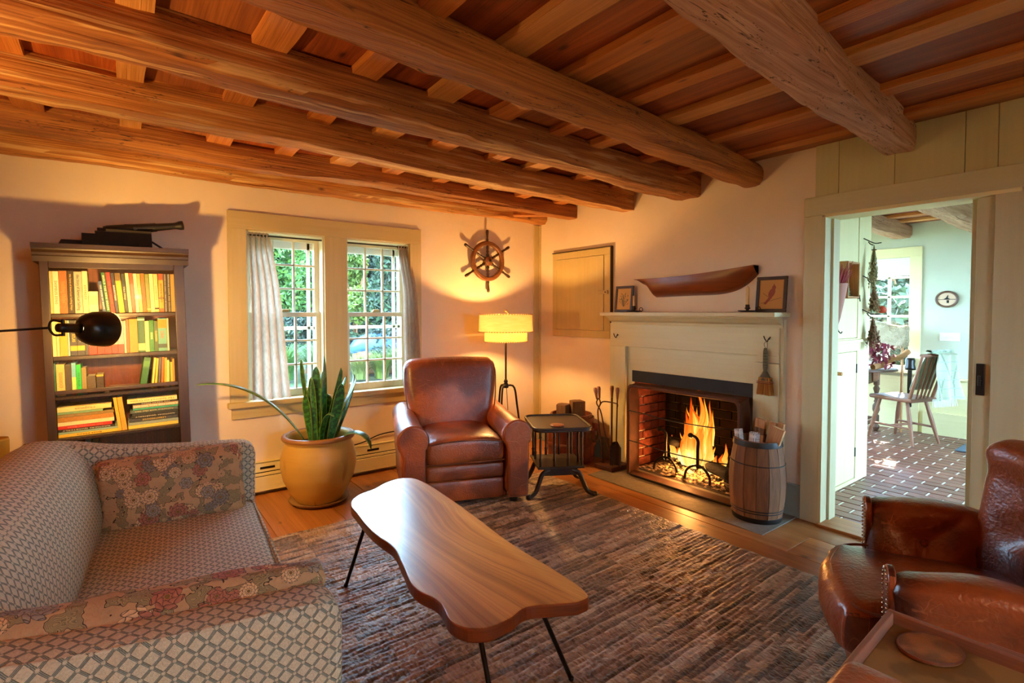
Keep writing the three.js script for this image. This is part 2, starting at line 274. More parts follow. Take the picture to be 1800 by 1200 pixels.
// hewn beams along x; pts = [[x, z], ...] centre line, with width, bottom height
function hewn(x0, x1, w, h, { seed = 1, amp = 0.01, round = 0, zf = () => 0, yf = () => 0, wane = 0.02, scallop = 0.004 }) {
  const L = x1 - x0, n = Math.round(L / 0.035), g = new THREE.BoxGeometry(L, h, w, n, 5, 6);
  def(g, (q) => {
    const X = q.x + (x0 + x1) / 2, t = q.y / (h / 2), s = q.z / (w / 2);
    const edge = Math.pow(Math.max(Math.abs(t), 0) * Math.abs(s), 4);
    if (round > 0) { const l = Math.max(Math.abs(t), Math.abs(s)), e = Math.hypot(t, s); if (e > 1e-6) { const k = lerp(1, l / e, round); q.y *= k; q.z *= k; } }
    q.z -= Math.sign(s) * wane * edge * (0.5 + n3(X * 1.7, Math.sign(t) * 9, Math.sign(s) * 5, seed)); q.y -= Math.sign(t) * wane * edge * (0.5 + n3(X * 1.3, Math.sign(s) * 4, t > 0 ? 3 : 8, seed + 2)) * 0.8;
    const sc = scallop * n3(X * 9, q.z * 14, t < -0.9 ? 3 : 9, seed + 5);
    if (t < -0.7) q.y += sc + 0.5 * scallop * Math.abs(Math.sin(X * 26 + 3 * n3(X, 0, 0, seed)));
    if (Math.abs(s) > 0.7) q.z += sc + amp * n3(X * 1.1, q.y * 3, Math.sign(s) * 3, seed + 7);
    q.x += Math.abs(Math.abs(q.x) - L / 2) < 1e-6 ? 0 : 0; q.y += amp * n3(X * 1.4, q.z * 3, 2, seed + 9);
    q.x = X; q.z += zf(X); q.y += yf(X);
  });
  return tri(toCreasedNormals(flat(g), 0.6), 0, 1, [seed * 0.37, seed * 0.21]);
}
const beams = [
  ['squared wall-plate beam along the window wall', 0.11, 0.16, 2.205, (x) => -4.02, 0, 2, {}],
  ['narrow hewn joist nearest the window wall', 0.13, 0.14, 2.205, (x) => -3.53 - 0.02 * x, 1, 5, {}],
  ['hewn joist second from the window wall', 0.15, 0.165, 2.175, (x) => -2.83 - 0.028 * x, 0, 9, {}],
  ['hewn joist third from the window wall, with adze marks', 0.17, 0.17, 2.17, (x) => -2.18 - 0.036 * x, 2, 13, {}],
  ['rounded log joist ending above the mantel', 0.185, 0.16, 2.18, (x) => -1.545 - 0.085 * x, 1, 17, { round: 0.45, amp: 0.016, wane: 0.03 }],
];
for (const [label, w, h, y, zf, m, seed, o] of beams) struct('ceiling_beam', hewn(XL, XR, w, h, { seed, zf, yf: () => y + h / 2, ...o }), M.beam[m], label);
struct('ceiling_beam', hewn(XL, XR, 0.165, 0.165, { seed: 23, zf: (x) => -0.745 - 0.075 * x, yf: () => 2.185 + 0.0825, wane: 0.02, amp: 0.012 }), M.bigBeam, 'broad greyish summer beam ending above the doorway');
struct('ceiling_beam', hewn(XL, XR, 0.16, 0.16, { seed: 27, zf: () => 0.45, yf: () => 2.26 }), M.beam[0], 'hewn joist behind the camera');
struct('ceiling_beam', hewn(XL, XR, 0.16, 0.16, { seed: 29, zf: () => 1.35, yf: () => 2.26 }), M.beam[1], 'hewn joist by the rear wall');
single('wooden_brace', tri(rod(V(3.02, 2.25, -3.98), V(3.28, 2.215, -3.55), 0.018, 0.012, 6), 2), M.batten[0], 'thin wooden strip bridging the last two joists by the corner', 'strip');

// ---------- window trim ----------
const tz = ZB + 0.022;
{
  const c = struct('trim_1', null, null, 'mustard painted window casing');
  part('head_casing', tri(bb(0.60, 2.09, 1.905, 2.03, ZB, tz), 0), M.mustard, c);
  part('side_casing', tri(bb(0.60, 0.72, 0.68, 1.905, ZB, tz), 1), M.mustard, c);
  part('side_casing', tri(bb(1.985, 2.09, 0.68, 1.905, ZB, tz), 1), M.mustard, c);
  part('mullion', tri(bb(1.264, 1.438, 0.68, 1.905, ZB, tz), 1), M.mustard, c);
  part('window_stool', tri(bb(0.585, 2.105, 0.64, 0.68, ZB - 0.1, ZB + 0.055, 0.008), 0), M.mustard, c);
  part('apron', tri(bb(0.61, 2.08, 0.56, 0.64, ZB, ZB + 0.02), 0), M.mustard, c);
  for (const [a, b] of WIN) part('jamb_lining', tri(J(bb(a, a + 0.012, WY0, WY1, ZB - 0.15, ZB - 0.0), bb(b - 0.012, b, WY0, WY1, ZB - 0.15, ZB), bb(a, b, WY1 - 0.012, WY1, ZB - 0.15, ZB)), 1), M.sash, c);
}
WIN.forEach(([a0, b0], i) => {
  const a = a0 + 0.012, b = b0 - 0.012, w = struct('window_' + (i + 1), null, null, i ? 'right nine-over-nine sash window' : 'left nine-over-nine sash window'), mid = 1.3;
  for (const [y0, y1, z] of [[WY0 + 0.02, mid + 0.018, ZB - 0.06], [mid - 0.018, WY1 - 0.012, ZB - 0.098]]) {
    const d = 0.034, st = 0.034, fr = [bb(a, a + st, y0, y1, z - d, z), bb(b - st, b, y0, y1, z - d, z), bb(a + st, b - st, y0, y0 + (y0 < 1 ? 0.055 : 0.036), z - d, z), bb(a + st, b - st, y1 - 0.036, y1, z - d, z)];
    const sash = part('sash', tri(J(fr), 1), M.sash, w), px0 = a + st, px1 = b - st, py0 = y0 + (y0 < 1 ? 0.055 : 0.036), py1 = y1 - 0.036, pw = (px1 - px0) / 3, ph = (py1 - py0) / 3;
    const bars = []; for (let k = 1; k < 3; k++) bars.push(bb(px0 + pw * k - 0.008, px0 + pw * k + 0.008, py0, py1, z - d + 0.004, z - 0.004), bb(px0, px1, py0 + ph * k - 0.008, py0 + ph * k + 0.008, z - d + 0.004, z - 0.004));
    part('glazing_bar', tri(J(bars), 1), M.sash, sash);
    for (let r = 0; r < 3; r++) for (let q = 0; q < 3; q++) part('pane', bb(px0 + pw * q + 0.008, px0 + pw * (q + 1) - 0.008, py0 + ph * r + 0.008, py0 + ph * (r + 1) - 0.008, z - d / 2 - 0.001, z - d / 2 + 0.001, 0), M.glass, sash);
  }
  part('sash_lift', J(bb((a + b) / 2 - 0.03, (a + b) / 2 + 0.03, mid + 0.02, mid + 0.032, ZB - 0.09, ZB - 0.06), rod(V((a + b) / 2 - 0.02, mid + 0.036, ZB - 0.075), V((a + b) / 2 + 0.03, mid + 0.036, ZB - 0.075), 0.006)), M.brass, w);
  // storm frame outside
  const zs = ZB - 0.152; part('storm_frame', tri(J(bb(a, a + 0.03, WY0, WY1, zs - 0.015, zs), bb(b - 0.03, b, WY0, WY1, zs - 0.015, zs), bb(a, b, WY1 - 0.1, WY1, zs - 0.015, zs), bb(a, b, WY0, WY0 + 0.03, zs - 0.015, zs), bb(a, b, 1.18, 1.205, zs - 0.015, zs), bb(b - 0.075, b - 0.05, WY0, WY1, zs - 0.015, zs)), 1), M.white, w);
});
// corner post strips
struct('trim_2', tri(J(bb(3.37, XR, 0, 2.2, ZB, ZB + 0.012), bb(XR - 0.012, XR, 0, 2.2, ZB + 0.004, ZB + 0.03)), 1), M.mustard, 'mustard corner board');

// ---------- baseboards, heater ----------
{
  const g = thing('baseboard_heater', 'long cream baseboard radiator cover with slots under the windows', 'heater', [0, 0, 0]);
  const z1 = ZB + 0.07, segs = [[-0.3, 0.62], [0.62, 1.32], [1.32, 2.35]];
  segs.forEach(([a, b]) => {
    const pn = part('cover_panel', tri(J(bb(a + 0.001, b - 0.001, 0.03, 0.135, z1 - 0.012, z1), bb(a + 0.001, b - 0.001, 0.165, 0.235, z1 - 0.03, z1 - 0.018), bb(a + 0.001, b - 0.001, 0.225, 0.235, ZB, z1 - 0.018), bb(a + 0.001, b - 0.001, 0.14, 0.16, z1 - 0.018, z1 - 0.004)), 0), M.kitchenCream, g);
    for (let k = 0; k < 2; k++) { const c = lerp(a, b, 0.3 + 0.4 * k); part('slot', bb(c - 0.05, c + 0.05, 0.185, 0.202, z1 - 0.022, z1 - 0.015, 0.002), M.black, pn); }
  });
  part('backing', bb(-0.3, 2.35, 0.03, 0.22, ZB, ZB + 0.02, 0), M.iron, g);
  part('end_cap', tri(bb(2.35, 2.37, 0.02, 0.24, ZB, z1)), M.kitchenCream, g);
}
single('wall_cable', tube([[1.42, 0.245, -4.04], [1.55, 0.26, -4.05], [1.7, 0.3, -4.06], [1.95, 0.31, -4.06], [2.3, 0.3, -4.06]], 0.005, 40, 6), M.black, 'thin black cable resting along the top of the radiator cover', 'cable');
struct('baseboard_right', tri(J(bb(XR - 0.018, XR, 0, 0.2, -1.585, -1.48), bb(XR - 0.024, XR, 0.2, 0.212, -1.585, -1.48), bb(XR - 0.018, XR, 0, 0.2, ZB, -3.06)), 2), M.greyGreen);
// ---------- doorway, board wall ----------
{
  const t = struct('trim_3', null, null, 'cream door casing'), x0 = XR - 0.022;
  part('head_casing', tri(bb(x0, XR, DH, 2.03, -1.482, 0.3), 2), M.cream, t);
  part('side_casing', tri(bb(x0, XR, 0, DH, -1.482, -1.378), 1), M.cream, t);
  part('edge_bead', tri(J(bb(x0 - 0.006, XR + 0.152, 0, DH, -1.378, -1.357), bb(XR + 0.06, XR + 0.152, 0, DH, -1.36, -1.342)), 1), M.cream, t);
  part('head_bead', tri(bb(x0 - 0.006, XR + 0.152, DH - 0.018, DH + 0.003, -1.38, -0.5), 2), M.kitchenCream, t);
  part('side_casing', tri(bb(x0, XR, 0, DH, -0.594, -0.44), 1), M.cream, t);
  // sliding door edge with a black latch
  const d = struct('door_1', null, null, 'sliding door drawn half into the wall'); d.userData.kind = 'structure';
  part('door_leaf', tri(bb(XR + 0.03, XR + 0.07, 0.01, DH - 0.02, -0.69, -0.45), 1), M.cream, d);
  part('stop_strip', tri(bb(XR + 0.0, XR + 0.028, 0.01, DH - 0.02, -0.665, -0.594), 1), M.cream, d);
  const la = part('latch', bb(XR - 0.012, XR + 0.002, 0.9, 1.06, -0.652, -0.618, 0.003), M.iron, d); part('latch_pull', J(rod(V(XR - 0.03, 0.95, -0.635), V(XR - 0.03, 1.0, -0.635), 0.006), rod(V(XR - 0.03, 0.975, -0.635), V(XR - 0.01, 0.975, -0.635), 0.005)), M.iron, la);
  // painted boards above and to the right of the door
  const bw = struct('wall_boards', null, null, 'painted vertical boards above the doorway'); let z = -1.425, k = 0;
  for (const w of [0.13, 0.28, 0.3, 0.125, 0.3, 0.26, 0.3, 0.28, 0.3]) { part('wall_board', tri(bb(XR - 0.012, XR, 2.03, HC + 0.02, z + 0.001, z + w - 0.001, 0.002), 1, 1, [k * 0.3, k * 0.7]), M.boardPaint, bw); z += w; k++; }
  z = -0.44; for (const w of [0.24, 0.28, 0.3, 0.3]) { part('wall_board', tri(bb(XR - 0.014, XR, 0, 2.03, z + 0.001, z + w - 0.001, 0.002), 1, 1, [k * 0.3, k * 0.7]), M.greyGreen, bw); z += w; k++; }
  struct('trim_4', tri(bb(XR - 0.06, XR + 0.16, -0.01, 0.018, -1.37, -0.44, 0.006), 2), M.floor[3], 'worn wooden threshold');
}
// ---------- fireplace ----------
const hearth = single('hearth_stone', tri(bb(2.995, XR + 0.02, -0.02, 0.006, -2.93, -1.5, 0.003), 2), M.stone, 'flat grey stone hearth slab in front of the fire', 'hearth');
{
  const s = struct('chimney_surround', null, null, 'cream painted fireplace surround with mantel shelf'), xf = 3.395;
  part('pilaster', tri(bb(xf, XR, 0, 1.03, -3.06, -2.887), 1), M.cream, s);
  part('pilaster', tri(bb(xf, XR, 0, 0.98, -1.78, -1.61), 1), M.cream, s);
  part('frieze', tri(bb(xf, XR, 1.03, 1.225, -3.06, -1.61), 2), M.cream, s);
  part('frieze', tri(bb(xf, XR, 0.985, 1.03, -1.755, -1.61), 2), M.cream, s);
  part('inner_panel', tri(bb(xf + 0.034, XR, 0.83, 1.03, -2.887, -1.755), 2), M.cream, s);
  part('inner_panel', tri(bb(xf + 0.034, XR, 0, 0.83, -2.887, -2.842), 1), M.cream, s);
  part('side_return', tri(bb(3.41, XR, 0, 1.27, -1.61, -1.588), 1), M.cream, s);
  const prof = shp([[0, 0], [0.015, 0], [0.02, 0.02], [0.05, 0.035], [0.07, 0.06], [0.085, 0.062], [0.085, 0.075], [0, 0.075]]);
  part('crown_moulding', tri(ext(prof, 1.44, 0).rotateY(PI).translate(xf, 1.215, -1.588), 2), M.cream, s);
  part('mantel_shelf', tri(bb(3.235, XR, 1.287, 1.318, -3.035, -1.565, 0.006), 2), M.cream, s);
  part('slate_lintel', tri(bb(XR - 0.02, XR + 0.03, 0.735, 0.83, -2.842, -1.755), 2), M.slate, s);
  part('slate_side', tri(bb(XR - 0.02, XR + 0.03, 0, 0.735, -1.84, -1.78), 2), M.slate, s);
}
// firebox of single bricks
{
  const fb = struct('firebox', null, null, 'sooty brick firebox');
  const bk = ['#a8492a', '#8f3c22', '#b5563a', '#7c3620'].map((c, i) => mat({ map: tex(128, 128, (u, v) => mix3(rgb(c), rgb('#5a2816'), fbm(u, v, 6, 6, 180 + i, 4)), true, [6, 6]), roughness: 0.9 }));
  const soot = mat({ map: tex(256, 256, (u, v) => mix3(rgb('#3a2216'), rgb('#150e0a'), fbm(u, v, 5, 5, 187, 4)), true, [2, 2]), roughness: 0.95 });
  const mortar = mat({ color: '#7a624c', roughness: 0.95 });
  part('mortar_bed', J(bb(XR + 0.0, 4.02, -0.1, 0.9, FZ0 - 0.16, FZ0 - 0.012, 0), bb(XR, 4.02, -0.1, 0.9, FZ1 + 0.012, FZ1 + 0.2, 0), bb(3.90, 4.02, -0.1, 1.2, FZ0 - 0.1, FZ1 + 0.1, 0), bb(XR + 0.15, 3.9, 0.83, 0.9, FZ0 - 0.1, FZ1 + 0.1, 0)), mortar, fb);
  part('firebox_floor', bb(XR - 0.02, 3.9, -0.05, 0.008, FZ0, FZ1, 0), soot, fb);
  const row = 0.074, g0 = bx(0.2, 0.064, 0.03, 0, 0, 0, 0.004), g1 = bx(0.095, 0.064, 0.03, 0, 0, 0, 0.004);
  for (let r = 0; r < 11; r++) {
    const y = 0.01 + r * row, off = r % 2;
    for (const side of [0, 1]) { // side walls
      let x = XR + 0.012; const lens = off ? [0.095, 0.2, 0.095] : [0.2, 0.095, 0.095];
      for (const l of lens) { const o = part('brick', tri((l > 0.15 ? g0 : g1).clone(), 0, 1, [rnd(), rnd()]), bk[Math.floor(rnd() * 4)], fb); o.position.set(x + l / 2, y, side ? FZ1 + 0.002 + rr(-0.002, 0.002) : FZ0 - 0.002 + rr(-0.002, 0.002)); x += l + 0.01; }
    }
    let z = FZ0 + 0.012; while (z < FZ1 - 0.06) { const l = (z === FZ0 + 0.012 && off) || FZ1 - z < 0.21 ? 0.095 : 0.2; const o = part('brick', tri((l > 0.15 ? g0 : g1).clone(), 0, 1, [rnd(), rnd()]).rotateY(PI / 2), soot, fb); o.position.set(3.893 + rr(-0.003, 0.003), y, z + l / 2); z += l + 0.01; }
  }
  const ash = new THREE.PlaneGeometry(0.42, 0.98, 40, 80).rotateX(-PI / 2); def(ash, (q) => { const e = (1 - Math.pow(Math.abs(q.x) / 0.21, 4)) * (1 - Math.pow(Math.abs(q.z) / 0.49, 4)); q.y = 0.002 + Math.max(0, e) * (0.03 + 0.02 * n3(q.x * 12, q.z * 12, 1, 4) + 0.012 * n3(q.x * 50, q.z * 50, 1, 6)); });
  ash.computeVertexNormals();
  const am = mat({ map: tex(256, 256, (u, v) => { const t = fbm(u, v, 40, 40, 191, 3); return t > 0.6 ? rgb('#d0b89a') : t > 0.45 ? rgb('#8a7460') : rgb('#2c221a'); }), roughness: 1 });
  const a = single('ash_bed', flat(ash).translate(3.67, 0.008, -2.32), am, 'grey ash bed under the burning logs', 'ash'); a.userData.kind = 'stuff';
  // embers
  const em = mat({ color: '#200800', emissive: new THREE.Color().setRGB(1, 0.28, 0.04), emissiveIntensity: 2.2, roughness: 1 }), es = [];
  for (let i = 0; i < 220; i++) { const r = rr(0.004, 0.011); es.push(flat(new THREE.IcosahedronGeometry(r, 0)).scale(1.3, 0.6, 1).translate(3.62 + rr(-0.13, 0.17), 0.045 + rr(-0.006, 0.004), -2.3 + (rnd() + rnd() - 1) * 0.36)); }
  const e = single('ember', J(es), em, 'glowing orange embers scattered in the ash bed', 'embers'); e.userData.kind = 'stuff';
}
// logs on the fire
const fireLog = (x, z, y, l, r, ry, rz, lab) => { const g = new THREE.CylinderGeometry(r, r * 0.92, l, 14, 10); def(g, (q) => { const k = 1 + 0.12 * n3(q.x * 20, q.y * 12, q.z * 20, 5); q.x *= k; q.z *= k; }); const o = single('fire_log', tri(soft(g, 1e-4).rotateX(PI / 2).rotateX(rz).rotateY(ry), 2), M.char, lab, 'log', [x, y, z], 0, 'burning logs'); return o; };
fireLog(3.74, -2.28, 0.14, 0.6, 0.06, 0.12, 0, 'charred log lying across the back of the fire');
fireLog(3.6, -2.18, 0.13, 0.42, 0.05, -0.35, 0.05, 'short charred log in front, angled to the right andiron');
fireLog(3.66, -2.42, 0.24, 0.36, 0.042, 0.4, 0.12, 'blackened log resting on top under the tallest flame');
// andirons
for (const [z, lab] of [[-2.55, 'black wrought iron andiron with curled top, left of the fire'], [-2.26, 'black wrought iron andiron with curled top, right of the fire']]) {
  const a = thing('andiron', lab, 'andiron', [3.5, 0.008, z], 0, 'pair of andirons');
  part('upright', tube([[0, 0.12, 0], [0, 0.25, 0], [0, 0.33, 0], [-0.004, 0.353, -0.02], [-0.006, 0.36, -0.05]], 0.012, 24, 8), M.iron, a);
  part('scroll', ball(0.021, -0.006, 0.358, -0.058), M.iron, a);
  part('arched_foot', tube([[-0.01, 0.0, -0.11], [0, 0.08, -0.095], [0, 0.13, -0.03], [0, 0.13, 0.04], [0, 0.07, 0.1], [-0.01, 0, 0.11]], 0.01, 30, 8), M.iron, a);
  part('log_bar', tube([[0, 0.12, 0], [0.15, 0.1, 0], [0.32, 0.095, 0], [0.34, 0.0, 0]], 0.011, 24, 8), M.iron, a);
}
// iron screen round the fire
{
  const s = thing('fire_screen', 'low iron fire screen with rounded corners and two thin rails', 'fire screen', [0, 0.006, 0]), xf = 3.27, z0 = -2.74, z1 = -1.81;
  part('front_frame', J(tube([[xf, 0, z0], [xf, 0.35, z0], [xf, 0.69, z0], [xf, 0.715, z0 + 0.02], [xf, 0.72, z0 + 0.06], [xf, 0.72, -2.3], [xf, 0.72, z1 - 0.06], [xf, 0.715, z1 - 0.02], [xf, 0.69, z1], [xf, 0.35, z1], [xf, 0, z1]], 0.013, 90, 8)), M.rust, s);
  part('wing_panel', tri(ext(shp([[0, 0], [0.14, 0], [0.14, 0.6], [0.11, 0.735], [0, 0.715]]), 0.008, 0.002).translate(xf, 0, z0 - 0.012), 1), M.rust, s);
  part('wing_panel', tri(ext(shp([[0, 0], [0.14, 0], [0.14, 0.6], [0.11, 0.735], [0, 0.715]]), 0.008, 0.002).translate(xf, 0, z1 + 0.004), 1), M.rust, s);
  part('hood', tri(bb(xf, xf + 0.14, 0.715, 0.728, z0, z1), 2), M.rust, s);
  part('base_plate', tri(ext((() => { const q = new THREE.Shape(); q.moveTo(0, 0); q.lineTo(0, 0.95); q.lineTo(-0.05, 0.95); q.quadraticCurveTo(-0.11, 0.93, -0.12, 0.83); q.lineTo(-0.12, 0.12); q.quadraticCurveTo(-0.11, 0.02, -0.05, 0); return q; })(), 0.012, 0.003).rotateX(PI / 2).translate(xf + 0.09, 0.013, z0 - 0.01), 2), M.rust, s);
  part('base_rim', tube([[xf + 0.04, 0.014, z0 - 0.01], [xf - 0.02, 0.014, z0 + 0.02], [xf - 0.03, 0.014, z0 + 0.12], [xf - 0.03, 0.014, z1 - 0.1], [xf - 0.02, 0.014, z1], [xf + 0.04, 0.014, z1 + 0.03]], 0.006, 50, 6), M.iron, s);
  for (const y of [0.28, 0.52]) part('rail', tube([[xf + 0.1, y, z0 - 0.014], [xf, y, z0 - 0.014], [xf - 0.03, y, z0 + 0.15], [xf - 0.045, y - 0.01, -2.3], [xf - 0.03, y, z1 - 0.12], [xf, y + 0.012, z1]], 0.0042, 60, 6), M.iron, s);
}
// flames
{
  const f = thing('fire', 'tall yellow flames rising from the logs in the fireplace', 'fire', [3.66, 0.06, -2.36]);
  const fm = (a, b, c, k, s) => mat({ color: '#000000', roughness: 1, transparent: true, emissive: '#ffffff', emissiveIntensity: k, emissiveMap: tex(128, 256, (u, v) => { const n = fbm(u, v, 8, 3, s, 4), t = clamp(v * 1.0 + (n - 0.5) * 0.9); return t < 0.5 ? mix3(rgb(a), rgb(b), t * 2) : mix3(rgb(b), rgb(c), t * 2 - 1); }), alphaMap: tex(128, 256, (u, v) => { const n = fbm(u, v, 12, 4, s + 9, 4); return clamp(sm(0.3, 0.55, n + 0.3 * (1 - v)) * 0.8 * sm(1.0, 0.85, v)); }, false) });
  const mats = [fm('#ffdf80', '#ffa030', '#ff5a10', 1.15, 201), fm('#ffeeb0', '#ffc050', '#ff8418', 1.35, 207), fm('#ffc858', '#ff7a18', '#d83806', 0.95, 211)];
  const tongue = (x, z, y, h, r, lean, m, seed) => {
    const g = new THREE.CylinderGeometry(1, 1, 1, 14, 36, true).translate(0, 0.5, 0);
    def(g, (q) => { const t = q.y, prof = Math.pow(Math.sin(PI * Math.pow(clamp(t * 0.97 + 0.03), 0.55)), 0.8) * (1 - 0.45 * t), an = Math.atan2(q.z, q.x), k = r * prof * (1 + 0.42 * n3(Math.cos(an) * 1.6 + seed * 3, Math.sin(an) * 1.6, t * 5, seed)); q.set(Math.cos(an) * k * 0.55 + x + 0.02 * n3(t * 3, seed, 0, 3), y + t * h, Math.sin(an) * k + z + lean * t * h + (0.05 * h * n3(t * 3.2, seed * 1.7, 1, 5)) * 2 * t); });
    g.computeVertexNormals(); part('flame_tongue', flat(g), mats[m], f);
  };
  for (let i = 0; i < 34; i++) { // heights follow the outline of the blaze
    const dz = (rnd() + rnd() + rnd() - 1.5) * 0.22, env = 0.60 * Math.exp(-Math.pow((dz - 0.0) / 0.12, 2)) + 0.12, h = env * rr(0.55, 1.02);
    tongue(rr(-0.06, 0.05), dz, rr(-0.01, 0.03) + (h > 0.35 ? rr(0, 0.06) : 0), h, rr(0.022, 0.045) * (0.7 + 0.6 * env), rr(-0.12, 0.16), i % 3, i + 1);
  }
  tongue(-0.03, -0.2, 0.05, 0.2, 0.03, -0.15, 0, 51); tongue(0.02, 0.2, 0.02, 0.24, 0.03, 0.1, 0, 52);
  const col = new THREE.Color().setRGB(1, 0.40, 0.09);
  for (const [dx, dy, dz, k] of [[-0.08, 0.12, -0.03, 1.5], [-0.04, 0.3, 0.0, 0.7]]) { const l = new THREE.PointLight(col, k, 0, 2); l.position.set(dx, dy, dz); l.castShadow = true; l.shadow.radius = 1.5; f.add(l); }
}
// ---------- rug ----------
{
  const x0 = -0.42, x1 = 2.735, z0 = -3.2, z1 = 0.9, ribs = 164, nx = 120, nz = ribs * 4;
  const g = new THREE.PlaneGeometry(x1 - x0, z1 - z0, nx, nz).rotateX(-PI / 2);
  def(g, (q) => {
    const v = (q.z + (z1 - z0) / 2) / (z1 - z0) * ribs, k = Math.floor(v), f = v - k;
    const edge = Math.min(1, Math.min((x1 - x0) / 2 - Math.abs(q.x), (z1 - z0) / 2 - Math.abs(q.z)) / 0.02);
    q.y = 0.004 + clamp(edge) * (0.006 + 0.0035 * Math.sin(PI * f) * (0.7 + 0.8 * n3(q.x * 9, k * 5.3, 0, 3)) + 0.004 * n3(q.x * 30, q.z * 60, 1, 5));
    q.z += 0.006 * n3(q.x * 1.2, q.z * 0.7, 2, 9); if (Math.abs(Math.abs(q.x) - (x1 - x0) / 2) < 1e-4) q.x += 0.01 * n3(q.z * 20, 3, q.x, 4);
  });
  g.computeVertexNormals();
  const cols = ['#8a715e', '#625146', '#a6866e', '#746254', '#b4967c', '#504238', '#967a64', '#c0a890'].map(rgb);
  const map = tex(1024, 1024, (u, v) => {
    const R = 64, r = Math.floor(v * R), f = v * R - r, seg = Math.floor((u + hsh(r, 1, 221)) * (3 + 4 * hsh(r, 2, 221)));
    let c = cols[Math.floor(hsh(r, seg, 223) * 8)]; const n = fbm(u, v, 90, 200, 225, 2); c = mix3(c, cols[Math.floor(hsh(Math.floor(u * 180), r, 227) * 8)], 0.35 * n + 0.1);
    return mix3(c, [c[0] * 0.55, c[1] * 0.55, c[2] * 0.55], 0.5 * sm(0.55, 0.8, fbm(u, v, 60, 60, 229, 3)));
  }, true, [164 / 64 / (1), 164 / 64]);
  const bump = tex(1024, 512, (u, v) => 0.8 * fbm(u, v, 160, 128, 231, 2) + 0.2 * Math.abs(Math.sin(v * PI * 64)), false, [164 / 64, 164 / 64]);
  single('area_rug', flat(g).translate((x0 + x1) / 2, 0, (z0 + z1) / 2), mat({ map, bumpMap: bump, bumpScale: 0.008, roughness: 0.45 }), 'large woven brown leather rag rug covering the floor by the fire', 'rug', [0, 0.002, 0]);
}
// ---------- coffee table ----------
{
  const o = thing('coffee_table', 'live edge wooden slab coffee table on thin black legs', 'table');
  const P = [[0.835, -2.34], [0.9, -2.43], [1.0, -2.47], [1.1, -2.53], [1.2, -2.535], [1.25, -2.43], [1.24, -2.13], [1.215, -1.85], [1.185, -1.56], [1.18, -1.3], [1.165, -1.145], [1.115, -1.115], [1.04, -1.15], [0.96, -1.19], [0.88, -1.175], [0.79, -1.185], [0.742, -1.26], [0.762, -1.38], [0.74, -1.5], [0.775, -1.66], [0.805, -1.8], [0.798, -1.93], [0.8, -2.05], [0.815, -2.2]];
  const pts = new THREE.CatmullRomCurve3(P.map(([x, z]) => V(x, 0, z)), true, 'catmullrom', 0.6).getPoints(140).slice(0, -1);
  const g = ext(shp(pts.map((p) => [p.x, -p.z])), 0.042, 0.006, 3).rotateX(-PI / 2).translate(0, 0.388, 0);
  const L = rgb('#d29a54'), D = rgb('#7a4a24'), S = rgb('#ecbc6a');
  const map = tex(1024, 1024, (u, v) => { // one slab, figured round a crotch near the middle
    const sw = Math.exp(-Math.pow((v - 0.42) / 0.26, 2)), w = u + 0.30 * sw * Math.sin((u - 0.25) * 3.4) * (0.6 + 0.4 * fbm(u, v, 2, 2, 251, 2)) + 0.10 * (fbm(u, v, 2, 3, 241, 4) - 0.5);
    const broad = fbm(w, v * 0.25 + 0.1 * w, 9, 2, 243, 3), fine = fbm(w, v * 0.3, 44, 3, 245, 3), hair = fbm(w, v, 160, 5, 249, 2);
    let c = mix3(L, D, clamp(1.5 * (broad - 0.42) + 0.7 * (fine - 0.5) + 0.25)); c = mix3(c, S, 0.8 * sm(0.0, 0.06, u - lerp(0.66, 0.84, v) + 0.03 * (fbm(u, v, 2, 6, 247, 3) - 0.5)) * (0.7 + 0.3 * fine)); return mix3(c, [c[0] * 0.8, c[1] * 0.74, c[2] * 0.68], hair * 0.7);
  });
  const top = tri(g, 2), tp = [], ep = []; { const p = top.attributes.position, n = top.attributes.normal; for (let i = 0; i < p.count; i += 3) { const up = Math.abs(n.getY(i)) + Math.abs(n.getY(i + 1)) + Math.abs(n.getY(i + 2)) > 2.2 ? tp : ep; for (let k = 0; k < 3; k++) up.push(i + k); } }
  const pick = (ids) => { const q = new THREE.BufferGeometry(); for (const [k, w] of [['position', 3], ['normal', 3], ['uv', 2]]) { const src = top.attributes[k].array, out = new Float32Array(ids.length * w); ids.forEach((id, i) => { for (let c = 0; c < w; c++) out[i * w + c] = src[id * w + c]; }); q.setAttribute(k, new THREE.BufferAttribute(out, w)); } return q; };
  const slab = pick(tp); { const p = slab.attributes.position, uv = slab.attributes.uv; for (let i = 0; i < p.count; i++) uv.setXY(i, (p.getX(i) - 0.7) / 0.58, (-p.getZ(i) - 1.1) / 1.45); }
  part('slab_top', slab, mat({ map, roughness: 0.34, clearcoat: 1, clearcoatRoughness: 0.24 }), o);
  part('live_edge', pick(ep), M.redWood, o);
  for (const [x, z, fx, fz] of [[0.87, -1.34, 0.9, -1.255], [1.1, -1.35, 1.25, -1.30], [0.9, -2.28, 0.83, -2.4], [1.14, -2.3, 1.24, -2.42]]) { part('leg', J(rod(V(x, 0.39, z), V(fx, 0.02, fz), 0.0085, 0.0085, 10), ball(0.011, fx, 0.022, fz, 8, 6), bx(0.09, 0.006, 0.05, x, 0.383, z, 0.001)), M.black, o); }
}
